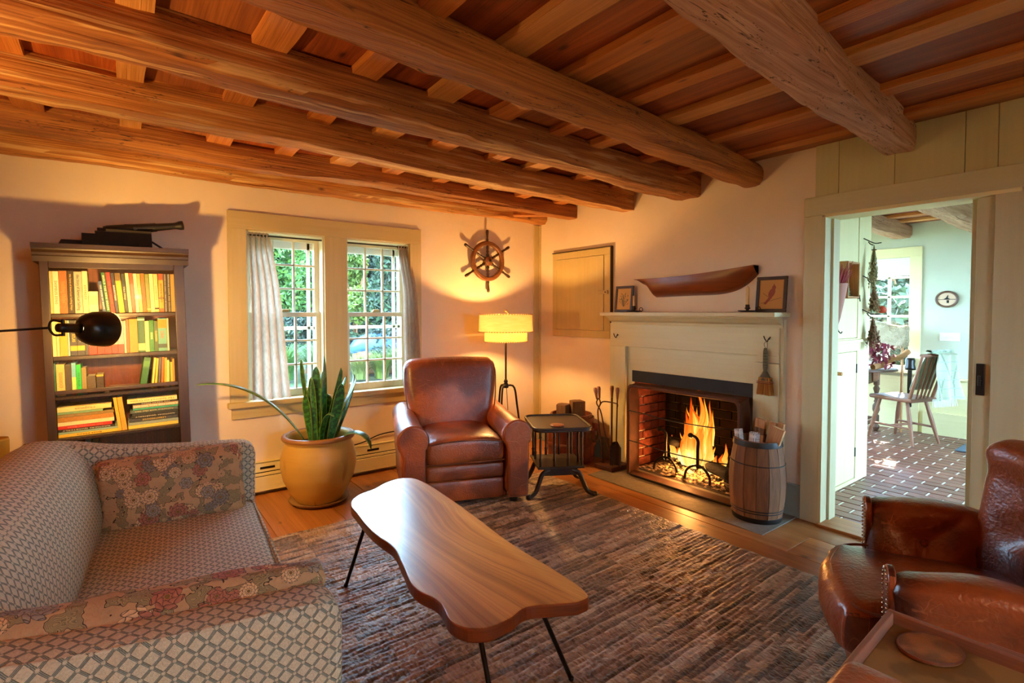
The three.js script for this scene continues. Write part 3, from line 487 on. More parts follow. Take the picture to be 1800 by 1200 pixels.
// ---------- leather armchair ----------
{
  const o = thing('leather_armchair', 'brown leather club armchair with rolled arms and scratched back', 'armchair', [1.96, 0.012, -3.27], -21 * PI / 180);
  const aw = 0.19;
  for (const s of [-1, 1]) {
    const a = part('arm', tri(puff(0.15, 0.44, 0.78, 0.05, [8, 10, 14], (q) => { if (q.y > 0) q.x += s * 0.01; }).translate(s * 0.34, 0.28, 0.0), 1), M.leather, o);
    const roll = new THREE.CylinderGeometry(0.1, 0.085, 0.80, 26, 14).rotateX(PI / 2); def(roll, (q) => { q.y += 0.035 * sm(0.1, -0.4, q.z) - 0.01 * sm(0, 0.4, q.z); q.x += 0.008 * n3(q.z * 4, q.y * 6, s, 3); });
    part('arm_roll', tri(soft(roll, 1e-4).translate(s * 0.355, 0.475, 0.005), 2), M.leather, a);
    const sh = new THREE.Shape(); sh.moveTo(-0.062, 0); sh.lineTo(0.072, 0); sh.lineTo(0.078, 0.36); sh.absarc(0, 0.42, 0.1, -0.6, PI + 0.6, false); sh.lineTo(-0.062, 0.3); sh.closePath();
    part('arm_front', tri(ext(sh, 0.045, 0.014, 4, 20).translate(s * 0.35, 0.055, 0.385), 1), M.leather, a);
    const pip = sh.getPoints(16).map((p) => V(p.x * 0.99 + s * 0.35, p.y * 0.995 + 0.055, 0.418)); part('piping', flat(new THREE.TubeGeometry(new THREE.CatmullRomCurve3(pip, true, 'catmullrom', 0.1), 80, 0.005, 6, true)), M.leather2, a);
  }
  const cu = part('seat_cushion', tri(puff(0.54, 0.17, 0.68, 0.045, [16, 8, 18], (q, x, y, z) => { if (y > 0) q.y += 0.03 * (1 - x * x) * (1 - z * z * 0.6) - 0.012 * sm(0.6, 1, Math.abs(x)); if (y > 0.5) q.y += 0.004 * n3(q.x * 16, q.z * 16, 1, 5); }).translate(0, 0.375, 0.06), 0), M.leather, o);
  for (const q of [[[-0.262, 0.43, 0.398], [-0.15, 0.447, 0.402], [0, 0.452, 0.403], [0.15, 0.447, 0.402], [0.262, 0.43, 0.398]], [[-0.262, 0.305, 0.398], [0, 0.303, 0.402], [0.262, 0.305, 0.398]]]) part('seat_seam', tube(q, 0.0045, 30, 6), M.leather2, cu);
  part('front_panel', tri(puff(0.54, 0.11, 0.6, 0.03, [14, 6, 8]).translate(0, 0.235, 0.085), 0), M.leather, o);
  part('front_panel', tri(puff(0.54, 0.15, 0.6, 0.03, [14, 6, 8]).translate(0, 0.11, 0.08), 0), M.leather, o);
  const back = puff(0.7, 0.62, 0.2, 0.075, [22, 20, 10], (q, x, y, z) => { const t = (q.y + 0.31) / 0.62; q.x *= lerp(0.82, 1.03, sm(0, 0.75, t)); if (z > 0) q.z += 0.035 * (1 - x * x) * (1 - y * y) + 0.004 * n3(q.x * 9, q.y * 9, 1, 7); q.y += 0.012 * (1 - x * x) * sm(0.4, 1, y); });
  part('backrest', tri(back.rotateX(-0.17).translate(0, 0.635, -0.24), 1), M.leather, o);
  { const e = []; for (const s of [-1, 1]) e.push(tube([[s * 0.285, 0.36, -0.13], [s * 0.33, 0.55, -0.155], [s * 0.352, 0.75, -0.19], [s * 0.345, 0.88, -0.215], [s * 0.3, 0.925, -0.222]], 0.005, 30, 6)); e.push(tube([[-0.3, 0.925, -0.222], [0, 0.94, -0.218], [0.3, 0.925, -0.222]], 0.005, 24, 6)); part('back_piping', J(e), M.leather2, o); }
  part('base', tri(bx(0.6, 0.06, 0.7, 0, 0.03, -0.02, 0.01)), M.leather2, o);
  for (const [x, z] of [[-0.34, 0.35], [0.34, 0.35], [-0.32, -0.33], [0.32, -0.33]]) part('foot', lathe([[0, 0], [0.026, 0], [0.032, 0.02], [0.034, 0.062], [0, 0.062]], 16).translate(x, 0, z), M.black, o);
}
// ---------- side table by the armchair ----------
{
  const o = thing('side_table', 'dark wooden side table with raised rim and spindle gallery', 'table', [2.555, 0.006, -2.82], -0.52), w = 0.42, d = 0.50, h = 0.50;
  const rs = (a, b, r) => { const q = new THREE.Shape(); q.moveTo(-a + r, -b); q.lineTo(a - r, -b); q.quadraticCurveTo(a, -b, a, -b + r); q.lineTo(a, b - r); q.quadraticCurveTo(a, b, a - r, b); q.lineTo(-a + r, b); q.quadraticCurveTo(-a, b, -a, b - r); q.lineTo(-a, -b + r); q.quadraticCurveTo(-a, -b, -a + r, -b); return q; };
  part('tabletop', tri(ext(rs(w / 2, d / 2, 0.08), 0.02, 0.006, 2).rotateX(-PI / 2).translate(0, h - 0.02, 0)), M.blackWood, o);
  const rim = rs(w / 2 - 0.004, d / 2 - 0.004, 0.08).getPoints(10).map((p) => V(p.x, h + 0.004, p.y)); part('rim', flat(new THREE.TubeGeometry(new THREE.CatmullRomCurve3(rim.filter((p, i) => i === 0 || p.distanceTo(rim[i - 1]) > 0.004).slice(0, -1), true, 'catmullrom', 0.3), 120, 0.009, 7, true)), M.blackWood, o);
  part('shelf', tri(bx(0.34, 0.018, 0.34, 0, 0.2, 0, 0.004)), M.blackWood, o);
  const sp = lathe([[0, 0], [0.009, 0], [0.009, 0.04], [0.012, 0.05], [0.007, 0.06], [0.009, 0.14], [0.007, 0.2], [0.012, 0.21], [0.009, 0.22], [0.01, 0.264], [0, 0.264]], 10);
  for (const s of [-1, 1]) for (let k = 0; k < 4; k++) part('spindle', sp, M.blackWood, o).position.set(-0.15 + k * 0.1, 0.217, s * 0.155);
  for (const s of [-1, 1]) part('spindle', sp, M.blackWood, o).position.set(s * 0.15, 0.217, 0.05 * s);
  for (const s of [-1, 1]) { part('bracket', tri(bb(-0.12, 0.12, 0.15, 0.2, s * 0.14 - 0.014, s * 0.14 + 0.014, 0.004)), M.blackWood, o); for (const t of [-1, 1]) { const lg = new THREE.TubeGeometry(new THREE.CatmullRomCurve3([V(t * 0.08, 0.185, s * 0.14), V(t * 0.13, 0.165, s * 0.145), V(t * 0.16, 0.1, s * 0.155), V(t * 0.19, 0.04, s * 0.17), V(t * 0.24, 0.016, s * 0.19)]), 24, 0.017, 8); part('splayed_leg', J(flat(lg), ball(0.02, t * 0.24, 0.02, s * 0.19, 8, 6)), M.blackWood, o); } }
  single('coaster', tri(lathe([[0, 0], [0.048, 0], [0.05, 0.004], [0.048, 0.009], [0, 0.009]], 28)), M.leather2, 'round brown leather coaster on the rimmed side table', 'coaster', [2.47, h + 0.008, -2.72]);
}
// ---------- floor lamp ----------
{
  const px = 2.68, pz = -3.62, o = thing('floor_lamp', 'tripod floor lamp with two-tiered glowing parchment shade in the corner', 'lamp', [px, 0, pz]);
  const glow = mat({ map: tex(256, 256, (u, v) => mix3(rgb('#f4d890'), rgb('#e6c070'), fbm(u, v, 20, 20, 251, 4))), roughness: 0.9, transmission: 0.09, thickness: 0, side: THREE.DoubleSide });
  const drum = (r0, r1, y0, y1) => lathe([[r0, y0], [r1, y1]], 48);
  const up = part('upper_shade', drum(0.238, 0.232, 1.146, 1.30), glow, o); part('lower_shade', drum(0.188, 0.187, 1.06, 1.152), glow, o);
  const lac = []; for (const [r, y] of [[0.238, 1.149], [0.233, 1.298], [0.188, 1.063]]) { const n = 60; for (let k = 0; k < n; k++) { const a = k / n * 2 * PI; lac.push(flat(new THREE.SphereGeometry(0.006, 6, 4)).scale(1, 0.8, 1).translate(Math.cos(a) * r, y, Math.sin(a) * r)); } }
  part('lacing', J(lac), mat({ color: '#b98a3a', roughness: 0.8 }), up);
  part('harp', J(tube([[0, 1.06, 0], [0.05, 1.12, 0], [0.055, 1.22, 0], [0.02, 1.315, 0], [0, 1.32, 0]], 0.003, 20, 6), ball(0.01, 0, 1.33, 0), rod(V(-0.231, 1.296, 0), V(0.231, 1.296, 0), 0.002), rod(V(0, 1.296, -0.231), V(0, 1.296, 0.231), 0.002), rod(V(-0.187, 1.15, 0), V(0.187, 1.15, 0), 0.002)), M.brass, o);
  const bulb = part('bulb', ball(0.03, 0, 1.165, 0, 16, 12), mat({ color: '#ffffff', emissive: new THREE.Color().setRGB(1, 0.7, 0.35), emissiveIntensity: 6 }), o);
  part('pole', J(rod(V(0, 0.68, 0), V(0, 1.13, 0), 0.009), lathe([[0, 1.06], [0.012, 1.06], [0.02, 1.085], [0.016, 1.11], [0, 1.11]], 14)), M.iron, o);
  part('hub', lathe([[0, 0.655], [0.022, 0.655], [0.026, 0.67], [0.022, 0.69], [0.014, 0.7], [0.02, 0.71], [0.012, 0.73], [0, 0.73]], 16), M.iron, o);
  for (let k = 0; k < 3; k++) { const a = 0.5 + k * 2 * PI / 3, c = Math.cos(a), s = Math.sin(a); part('leg', tube([[c * 0.015, 0.675, s * 0.015], [c * 0.055, 0.677, s * 0.055], [c * 0.075, 0.655, s * 0.075], [c * 0.1, 0.5, s * 0.1], [c * 0.16, 0.02, s * 0.16]], 0.009, 30, 8), M.iron, o); part('foot', ball(0.013, c * 0.16, 0.013, s * 0.16, 8, 6), M.iron, o); }
  part('cord', tube([[0, 0.66, 0.01], [0.01, 0.4, 0.02], [0.0, 0.1, 0.03], [-0.05, 0.012, 0.06], [-0.3, 0.008, 0.02]], 0.003, 40, 6), M.black, o);
  const l = new THREE.PointLight(new THREE.Color().setRGB(1, 0.54, 0.17), 3.6, 0, 2); l.position.set(0, 1.165, 0); l.castShadow = true; l.shadow.radius = 1.5; o.add(l);
}
// ---------- snake plant in a pot ----------
{
  const px = 1.085, pz = -3.66;
  const sa = single('plant_saucer', lathe([[0, 0], [0.13, 0], [0.18, 0.012], [0.2, 0.03], [0.196, 0.034], [0.175, 0.018], [0, 0.014]], 40), mat({ color: '#a07a4a', roughness: 0.7 }), 'round clay saucer under the big plant pot', 'saucer', [px, 0.001, pz]);
  const o = thing('potted_snake_plant', 'snake plant in a round ochre glazed pot', 'plant', [px, 0.016, pz]);
  const pm = mat({ map: tex(512, 512, (u, v) => { const t = fbm(u, v, 5, 5, 261, 5); let c = mix3(rgb('#c9a04c'), rgb('#b58a3c'), t); const st = sm(0.62, 0.72, fbm(u, v, 14, 5, 263, 4)) * sm(0.45, 0.1, v); c = mix3(c, rgb('#7a4a22'), 0.75 * st); return c; }, true), roughness: 0.45, bumpMap: tex(256, 256, (u, v) => fbm(u, v, 3, 24, 265, 3), false), bumpScale: 0.004 });
  const pot = part('pot', lathe([[0, 0], [0.14, 0], [0.155, 0.012], [0.19, 0.07], [0.232, 0.16], [0.25, 0.25], [0.248, 0.31], [0.232, 0.375], [0.215, 0.405], [0.222, 0.418], [0.236, 0.43], [0.238, 0.445], [0.228, 0.458], [0.205, 0.455], [0.198, 0.43], [0.205, 0.39], [0.2, 0.38], [0, 0.38]], 56), pm, o);
  part('pot_rim', flat(new THREE.TorusGeometry(0.222, 0.019, 12, 56).rotateX(PI / 2)).translate(0, 0.444, 0), mat({ color: '#8f5f30', roughness: 0.4 }), pot);
  part('soil', lathe([[0.2, 0.385], [0.1, 0.392], [0, 0.395]], 30), mat({ color: '#241810', roughness: 1 }), o);
  const lm = [1, 2].map((s) => mat({ map: tex(256, 512, (u, v) => { const b = fbm(u, v, 4, 34, 271 + s, 4), e = Math.abs(u - 0.5) * 2; let c = mix3(rgb('#1f4a22'), rgb('#3f7a34'), sm(0.4, 0.62, b)); return e > 0.88 ? mix3(c, rgb('#8a9a3e'), 0.75) : c; }), roughness: 0.36 }));
  const leaf = (az, base, len, wid, lean, curl, twist, m) => {
    const n = 26, pos = [], uv = [], idx = []; let x = base, y = 0.385, a = lean;
    for (let i = 0; i <= n; i++) {
      const t = i / n, w = wid * 0.5 * (0.62 + 0.6 * Math.sin(PI * Math.pow(t, 0.85) * 0.72)) * (t > 0.72 ? Math.sqrt(Math.max(0, 1 - Math.pow((t - 0.72) / 0.28, 1.6))) : 1) + 0.0004;
      const nx = Math.cos(a), ny = -Math.sin(a), tw = twist * t;   // normal of the blade in its bending plane
      for (const [s, k] of [[-1, 1], [0, 0], [1, 1]]) for (const th of [1, -1]) { const side = s * w, c = 0.35 * k * w, ox = side * Math.sin(tw) + nx * (c + th * 0.0022), oz = side * Math.cos(tw), oy = ny * (c + th * 0.0022); pos.push(x + ox, y + oy, oz); uv.push(0.5 + s * 0.5, t); }
      x += Math.sin(a) * len / n; y += Math.cos(a) * len / n; a += curl / n * (0.3 + 1.4 * t);
    }
    for (let i = 0; i < n; i++) { const q = i * 6, r = q + 6; for (const [a0, b0] of [[0, 2], [2, 4]]) { idx.push(q + a0, r + a0, q + b0, q + b0, r + a0, r + b0); idx.push(q + a0 + 1, q + b0 + 1, r + a0 + 1, q + b0 + 1, r + b0 + 1, r + a0 + 1); } for (const [a0, b0] of [[0, 1], [5, 4]]) idx.push(q + a0, q + b0, r + a0, q + b0, r + b0, r + a0); }
    const g = new THREE.BufferGeometry(); g.setAttribute('position', new THREE.Float32BufferAttribute(pos, 3)); g.setAttribute('uv', new THREE.Float32BufferAttribute(uv, 2)); g.setIndex(idx); g.computeVertexNormals();
    part('leaf', flat(g).rotateY(-az), lm[m], o);
  };
  const R = 37.2 * PI / 180;   // az measured from the picture's right
  const LV = [[0.1, 0.05, 0.52, 0.07, 0.42, 0.1, 0.5], [3.0, 0.06, 0.42, 0.06, 0.35, 0.05, 0.3], [2.6, 0.03, 0.60, 0.05, 0.12, 0.02, 0.4], [0.5, 0.02, 0.62, 0.06, 0.08, -0.05, 0.6], [1.4, 0.04, 0.55, 0.06, 0.03, 0.03, 0.2], [4.4, 0.06, 0.45, 0.065, 0.05, 0.1, 0.1], [4.9, 0.05, 0.5, 0.06, 0.12, 0.05, -0.4], [5.6, 0.07, 0.4, 0.07, 0.2, 0.15, 0.3], [3.6, 0.07, 0.4, 0.055, 0.2, 0.1, -0.2], [2.2, 0.05, 0.36, 0.05, 0.1, 0.05, 0.5], [4.0, 0.1, 0.3, 0.05, 0.1, 0.1, 0.3], [0.5, 0.09, 0.46, 0.065, 0.28, 0.05, -0.3], [0.3, 0.03, 0.56, 0.065, 0.3, -0.05, 0.1], [5.9, 0.09, 0.5, 0.07, 0.34, -0.1, 0.2], [3.9, 0.09, 0.44, 0.06, 0.16, 0.05, 0.5], [5.2, 0.1, 0.34, 0.06, 0.1, 0.2, 0.7], [1.8, 0.03, 0.48, 0.05, 0.08, 0.05, 0], [6.1, 0.03, 0.5, 0.06, 0.22, 0.3, 0.5], [4.6, 0.02, 0.44, 0.06, 0.02, 0.05, 0.9], [3.3, 0.02, 0.55, 0.055, 0.18, -0.1, 0.7], [5.0, 0.12, 0.3, 0.05, 0.05, 0.05, 0.2]];
  LV.forEach(([az, b, l, w, le, cu, tw], i) => { const k = Math.sin(az + R) < -0.2 ? 0.35 : 1; leaf(az + R, b * (k < 1 ? 0.6 : 1), l, w, le * k, cu * k, tw, i % 2); });
  leaf(2.72 + R, 0.07, 0.86, 0.05, 0.5, 1.35, 0.9, 0);     // long arching leaf to the left
  leaf(0.3 + R, 0.14, 0.4, 0.06, 0.6, 3.0, 0.3, 1);       // drooping leaf over the right rim
  leaf(0.9 + R, 0.05, 0.42, 0.035, 0.15, 2.0, 0.8, 0);
}
// ---------- curtains ----------
const curtainM = mat({ map: tex(256, 256, (u, v) => mix3(rgb('#c0aa98'), rgb('#a8927f'), fbm(u, v, 60, 60, 281, 2))), roughness: 0.95, transmission: 0.42, thickness: 0, side: THREE.DoubleSide });
function curtain(label, xa0, xb0, xa1, xb1, yTop, yBot, seed) {
  const o = thing('window_curtain', label, 'curtain'), n = 60, m = 50, g = new THREE.PlaneGeometry(1, 1, n, m);
  def(g, (q) => { const u = q.x + 0.5, t = 0.5 - q.y, k = Math.pow(t, 0.8), x = lerp(lerp(xa0, xa1, k), lerp(xb0, xb1, k), u); const ph = u * 4.2 * 2 * PI + 0.8 * n3(t * 2, u * 2, 0, seed); q.set(x + 0.006 * Math.cos(ph), lerp(yTop, yBot, t) + 0.01 * n3(u * 3, 1, 0, seed) * t, ZB - 0.012 + (0.016 + 0.008 * t) * Math.sin(ph) + 0.075 * sm(0, 0.35, t)); });
  g.computeVertexNormals(); part('drape', flat(g), curtainM, o);
  part('heading', tri(def(new THREE.PlaneGeometry(xb0 - xa0, 0.035, 24, 1), (q) => { q.z = 0.014 * Math.sin(q.x * 260); q.x += (xa0 + xb0) / 2; q.y += yTop + 0.01; q.z += ZB - 0.012; })), curtainM, o);
  return o;
}
curtain('sheer grey-brown curtain drawn to the left side of the left window', 0.735, 0.875, 0.725, 0.985, 1.865, 0.69, 3);
curtain('grey-brown curtain hanging at the right side of the right window', 1.885, 1.985, 1.905, 2.06, 1.855, 0.7, 8);
WIN.forEach(([a, b], i) => { const o = thing('curtain_rod', i ? 'dark thin curtain rod across the right window' : 'dark thin curtain rod across the left window', 'rod'); const rd = part('rod', rod(V(a + 0.002, 1.873, ZB - 0.012), V(b - 0.002, 1.873, ZB - 0.012), 0.0055), M.iron, o); for (let k = 0; k < 6; k++) part('ring', flat(new THREE.TorusGeometry(0.009, 0.002, 6, 12).rotateY(PI / 2)).translate(i ? b - 0.1 + k * 0.017 : a + 0.02 + k * 0.022, 1.871, ZB - 0.012), M.iron, rd); });
// ---------- ship's wheel ----------
{
  const o = thing('ship_wheel', 'small wooden ship steering wheel with six spokes hung on the wall', 'wheel', [2.775, 1.80, ZB + 0.045]);
  part('rim', tri(lathe([[0.148, -0.014], [0.188, -0.014], [0.19, 0.0], [0.184, 0.014], [0.178, 0.018], [0.156, 0.018], [0.149, 0.012], [0.148, -0.014]], 56).rotateX(PI / 2)), M.wheelWood, o);
  const hb = part('hub', lathe([[0, -0.02], [0.045, -0.02], [0.045, 0.02], [0.038, 0.03], [0.018, 0.032], [0.016, 0.04], [0, 0.04]], 28).rotateX(PI / 2), M.wheelWood, o);
  part('hub_cap', lathe([[0.004, 0.032], [0.014, 0.032], [0.014, 0.046], [0.004, 0.05]], 16).rotateX(PI / 2), M.iron, hb);
  const sp = lathe([[0, 0.04], [0.011, 0.04], [0.016, 0.06], [0.009, 0.075], [0.014, 0.09], [0.009, 0.105], [0.013, 0.12], [0.01, 0.145], [0.01, 0.19], [0.013, 0.2], [0.009, 0.212], [0.011, 0.24], [0.015, 0.275], [0.012, 0.292], [0, 0.296]], 12);
  for (let k = 0; k < 6; k++) part('spoke', sp, M.darkWood, o).rotation.z = k * PI / 3 + 0.02;
  part('wall_peg', rod(V(0, 0.0, -0.043), V(0, 0, 0), 0.012), M.iron, o);
}
// ---------- wall cupboard ----------
{
  const o = struct('wall_cupboard', null, null, 'mustard cupboard door set in the wall beside the mantel'), x = XR - 0.02;
  part('frame', tri(J(bb(x, XR, 1.085, 1.15, -3.85, -3.085), bb(x, XR, 1.83, 1.892, -3.85, -3.085), bb(x, XR, 1.15, 1.83, -3.85, -3.79), bb(x, XR, 1.15, 1.83, -3.165, -3.085)), 1), M.mustard, o);
  part('door', tri(bb(x - 0.004, XR, 1.153, 1.827, -3.786, -3.169), 1), M.mustard, o);
  part('edge_strip', tri(J(bb(x - 0.012, XR, 1.892, 1.9, -3.85, -3.075), bb(x - 0.012, XR, 1.085, 1.9, -3.085, -3.075)), 1), M.darkWood, o);
  const c = part('catch', tri(bb(x - 0.022, x - 0.002, 1.478, 1.512, -3.22, -3.11, 0.004)), M.mustard, o); part('pivot', ball(0.006, x - 0.024, 1.495, -3.13), M.iron, c);
  part('hinge', J(bb(x - 0.008, x, 1.25, 1.3, -3.792, -3.782), bb(x - 0.008, x, 1.68, 1.73, -3.792, -3.782)), M.mustard, o);
}
// ---------- half hull model ----------
{
  // stations along z from bow tip (left) to stern (right): sheer height, keel height, breadth
  const o = thing('half_hull_model', 'varnished reddish wooden half hull ship model on the wall above the mantel', 'ship model', [XR, 0, 0]);
  const Z0 = -2.83, Z1 = -1.78, n = 48, m = 12, pos = [], uv = [], idx = [];
  for (let i = 0; i <= n; i++) {
    const t = i / n, z = lerp(Z0, Z1, t), top = 1.592 - 0.012 * Math.sin(PI * t) + 0.044 * t * t, keel = t < 0.13 ? lerp(1.588, 1.535, sm(0, 0.13, t)) : t < 0.2 ? lerp(1.535, 1.437, (t - 0.13) / 0.07) : t < 0.55 ? lerp(1.437, 1.443, (t - 0.2) / 0.35) : lerp(1.443, 1.575, Math.pow((t - 0.55) / 0.45, 4));
    const B = 0.1 * Math.pow(Math.sin(PI * clamp(0.03 + 0.8 * Math.pow(t, 0.85))), 0.7) + 0.004;
    for (let j = 0; j <= m; j++) { const s = j / m, h = lerp(top, Math.min(keel, top - 0.004), s), full = Math.pow(1 - Math.pow(s, lerp(1.3, 3, Math.sin(PI * t))), 0.62); pos.push(-B * full - 0.004, h, z); uv.push(z, h); }
    pos.push(0, Math.min(keel, top - 0.004), z, 0, top, z); uv.push(z, keel, z, top);
  }
  const w = m + 3; for (let i = 0; i < n; i++) for (let j = 0; j < w; j++) { const a = i * w + j, b = i * w + (j + 1) % w, c = a + w, d = b + w; idx.push(a, b, c, b, d, c); }
  const g = new THREE.BufferGeometry(); g.setAttribute('position', new THREE.Float32BufferAttribute(pos, 3)); g.setAttribute('uv', new THREE.Float32BufferAttribute(uv, 2)); g.setIndex(idx);
  part('hull', tri(toCreasedNormals(flat(g), 0.7), 2), M.redWood, o);
  part('back_board', tri(bb(-0.006, 0, 1.475, 1.575, -2.5, -2.15, 0)), M.redWood, o);
}
// ---------- mantel objects ----------
const MY = 1.318;
function framed(name, label, z, w, h, x, draw) {
  const o = thing(name, label, 'picture', [x, MY, z], -PI / 2), b = 0.022, lean = new THREE.Group();
  const bars = J(bx(w, b, 0.016, 0, 0, 0, 0.004), bx(w, b, 0.016, 0, h - b, 0, 0.004), bx(b, h - 2 * b, 0.016, -w / 2 + b / 2, b, 0, 0.004), bx(b, h - 2 * b, 0.016, w / 2 - b / 2, b, 0, 0.004));
  const cv = document.createElement('canvas'); cv.width = 256; cv.height = Math.round(256 * h / w); draw(cv.getContext('2d'), cv.width, cv.height); const t = new THREE.CanvasTexture(cv); t.colorSpace = THREE.SRGBColorSpace;
  part('frame', tri(bars.rotateX(-0.1), 0), M.darkWood, o); part('print', flat(new THREE.PlaneGeometry(w - 2 * b + 0.004, h - 2 * b + 0.004)).translate(0, h / 2, 0.002).rotateX(-0.1), mat({ map: t, roughness: 0.6 }), o);
  part('backing', bx(w - 0.02, h - 0.02, 0.006, 0, 0.01, -0.006, 0).rotateX(-0.1), M.darkWood, o); return o;
}
framed('framed_print', 'small framed botanical print leaning at the left end of the mantel', -2.905, 0.19, 0.222, 3.385, (c, w, h) => { c.fillStyle = '#c79a4e'; c.fillRect(0, 0, w, h); c.strokeStyle = '#4e4a22'; c.fillStyle = '#5c5a2c'; c.lineWidth = 3; for (let i = 0; i < 26; i++) { const y = h * (0.25 + 0.5 * hsh(i, 1, 3)), x = w * (0.5 + (hsh(i, 2, 3) - 0.5) * 0.6); c.beginPath(); c.moveTo(w * 0.5, h * 0.86); c.lineTo(x, y); c.stroke(); c.beginPath(); c.ellipse(x, y, 14, 5, hsh(i, 4, 3) * 6, 0, 7); c.fill(); } });
framed('framed_print', 'framed print of a red bird leaning at the right end of the mantel', -1.668, 0.2, 0.235, 3.39, (c, w, h) => { c.fillStyle = '#bd8436'; c.fillRect(0, 0, w, h); c.strokeStyle = '#5a4420'; c.lineWidth = 4; c.beginPath(); c.moveTo(w * 0.1, h * 0.8); c.lineTo(w * 0.9, h * 0.62); c.moveTo(w * 0.15, h * 0.45); c.lineTo(w * 0.5, h * 0.65); c.stroke(); c.fillStyle = '#8a3a1a'; c.beginPath(); c.ellipse(w * 0.52, h * 0.45, w * 0.12, h * 0.17, 0.45, 0, 7); c.fill(); c.beginPath(); c.ellipse(w * 0.6, h * 0.27, w * 0.08, h * 0.07, 0, 0, 7); c.fill(); c.beginPath(); c.moveTo(w * 0.56, h * 0.24); c.lineTo(w * 0.58, h * 0.13); c.lineTo(w * 0.66, h * 0.23); c.fill(); c.beginPath(); c.moveTo(w * 0.45, h * 0.55); c.lineTo(w * 0.2, h * 0.82); c.lineTo(w * 0.3, h * 0.84); c.lineTo(w * 0.55, h * 0.6); c.fill(); });
for (const [z, lab, h] of [[-2.745, 'short candle in a dark holder beside the small botanical print', 0.09], [-1.79, 'tall candle in a dark chamberstick beside the bird print', 0.125]]) {
  const o = thing('candlestick', lab, 'candlestick', [3.33, MY + 0.001, z]);
  part('dish', lathe([[0, 0], [0.04, 0], [0.058, 0.006], [0.06, 0.012], [0.056, 0.01], [0.04, 0.004], [0, 0.004]], 28), M.iron, o);
  part('socket', lathe([[0, 0.004], [0.012, 0.004], [0.009, 0.014], [0.012, 0.02], [0.02, 0.026], [0.013, 0.032], [0.013, 0.05], [0, 0.05]], 16), M.iron, o);
  part('ring_handle', flat(new THREE.TorusGeometry(0.016, 0.003, 6, 16)).rotateY(PI / 2).translate(0.0, 0.02, 0.072), M.iron, o);
  const cd = part('candle', lathe([[0, 0.034], [0.0105, 0.034], [0.01, 0.04 + h], [0.003, 0.044 + h], [0, 0.044 + h]], 16), M.wax, o); part('wick', rod(V(0, 0.042 + h, 0), V(0.002, 0.052 + h, 0), 0.001, 0.001, 5), M.black, cd);
}
// hooks and hearth brush
for (const [z, y, lab] of [[-2.965, 1.125, 'small bent iron hook at the left of the mantel frieze'], [-1.672, 1.15, 'small bent iron hook holding the hearth brush']]) { const o = single('iron_hook', J(tube([[3.395, y, z], [3.375, y - 0.01, z], [3.365, y - 0.025, z], [3.36, y - 0.01, z - 0.012], [3.36, y + 0.012, z - 0.022]], 0.0035, 20, 6), tube([[3.375, y - 0.012, z], [3.362, y - 0.008, z + 0.012], [3.36, y + 0.008, z + 0.022]], 0.0035, 14, 6)), M.iron, lab, 'hook'); }
{
  const o = thing('hearth_brush', 'small straw hearth brush hanging by the fireplace', 'brush', [3.375, 0, -1.688]);
  part('hanging_loop', tube([[-0.012, 1.13, 0.012], [-0.012, 1.11, 0.018], [0, 1.075, 0.006], [-0.012, 1.11, -0.004], [-0.012, 1.13, 0.012]], 0.0016, 24, 5), M.iron, o);
  part('handle', lathe([[0, 0.93], [0.012, 0.93], [0.015, 0.96], [0.014, 1.06], [0.01, 1.082], [0, 1.084]], 14), mat({ map: tex(64, 128, (u, v) => Math.sin(v * 160) > 0 ? rgb('#5f5a3c') : rgb('#49452e')), roughness: 0.8 }), o);
  const fl = new THREE.CylinderGeometry(0.014, 0.045, 0.06, 20, 6); def(fl, (q) => { q.x *= 0.5; if (q.y < 0.02) { const k = sm(0.03, -0.01, q.y); q.z *= 1 + 0.05 * k; } }); part('binding', flat(fl).translate(0, 0.9, 0), mat({ color: '#55503a', roughness: 0.85 }), o);
  const br = []; for (let i = 0; i < 150; i++) { const a = rr(-1, 1), b = rr(-1, 1); br.push(rod(V(b * 0.02, 0.89, a * 0.04), V(b * 0.026 + rr(-0.004, 0.004), 0.775 + rr(-0.004, 0.004), a * 0.054), 0.002, 0.0017, 4)); } const bp = part('bristles', J(br), mat({ color: '#b0762f', roughness: 0.9 }), o); bp.userData.kind = 'stuff';
  part('stitching', J([0.86, 0.85].map((y) => bb(-0.025, 0.025, y, y + 0.003, -0.047, 0.047, 0.001))), mat({ color: '#7a3320', roughness: 0.9 }), bp);
}
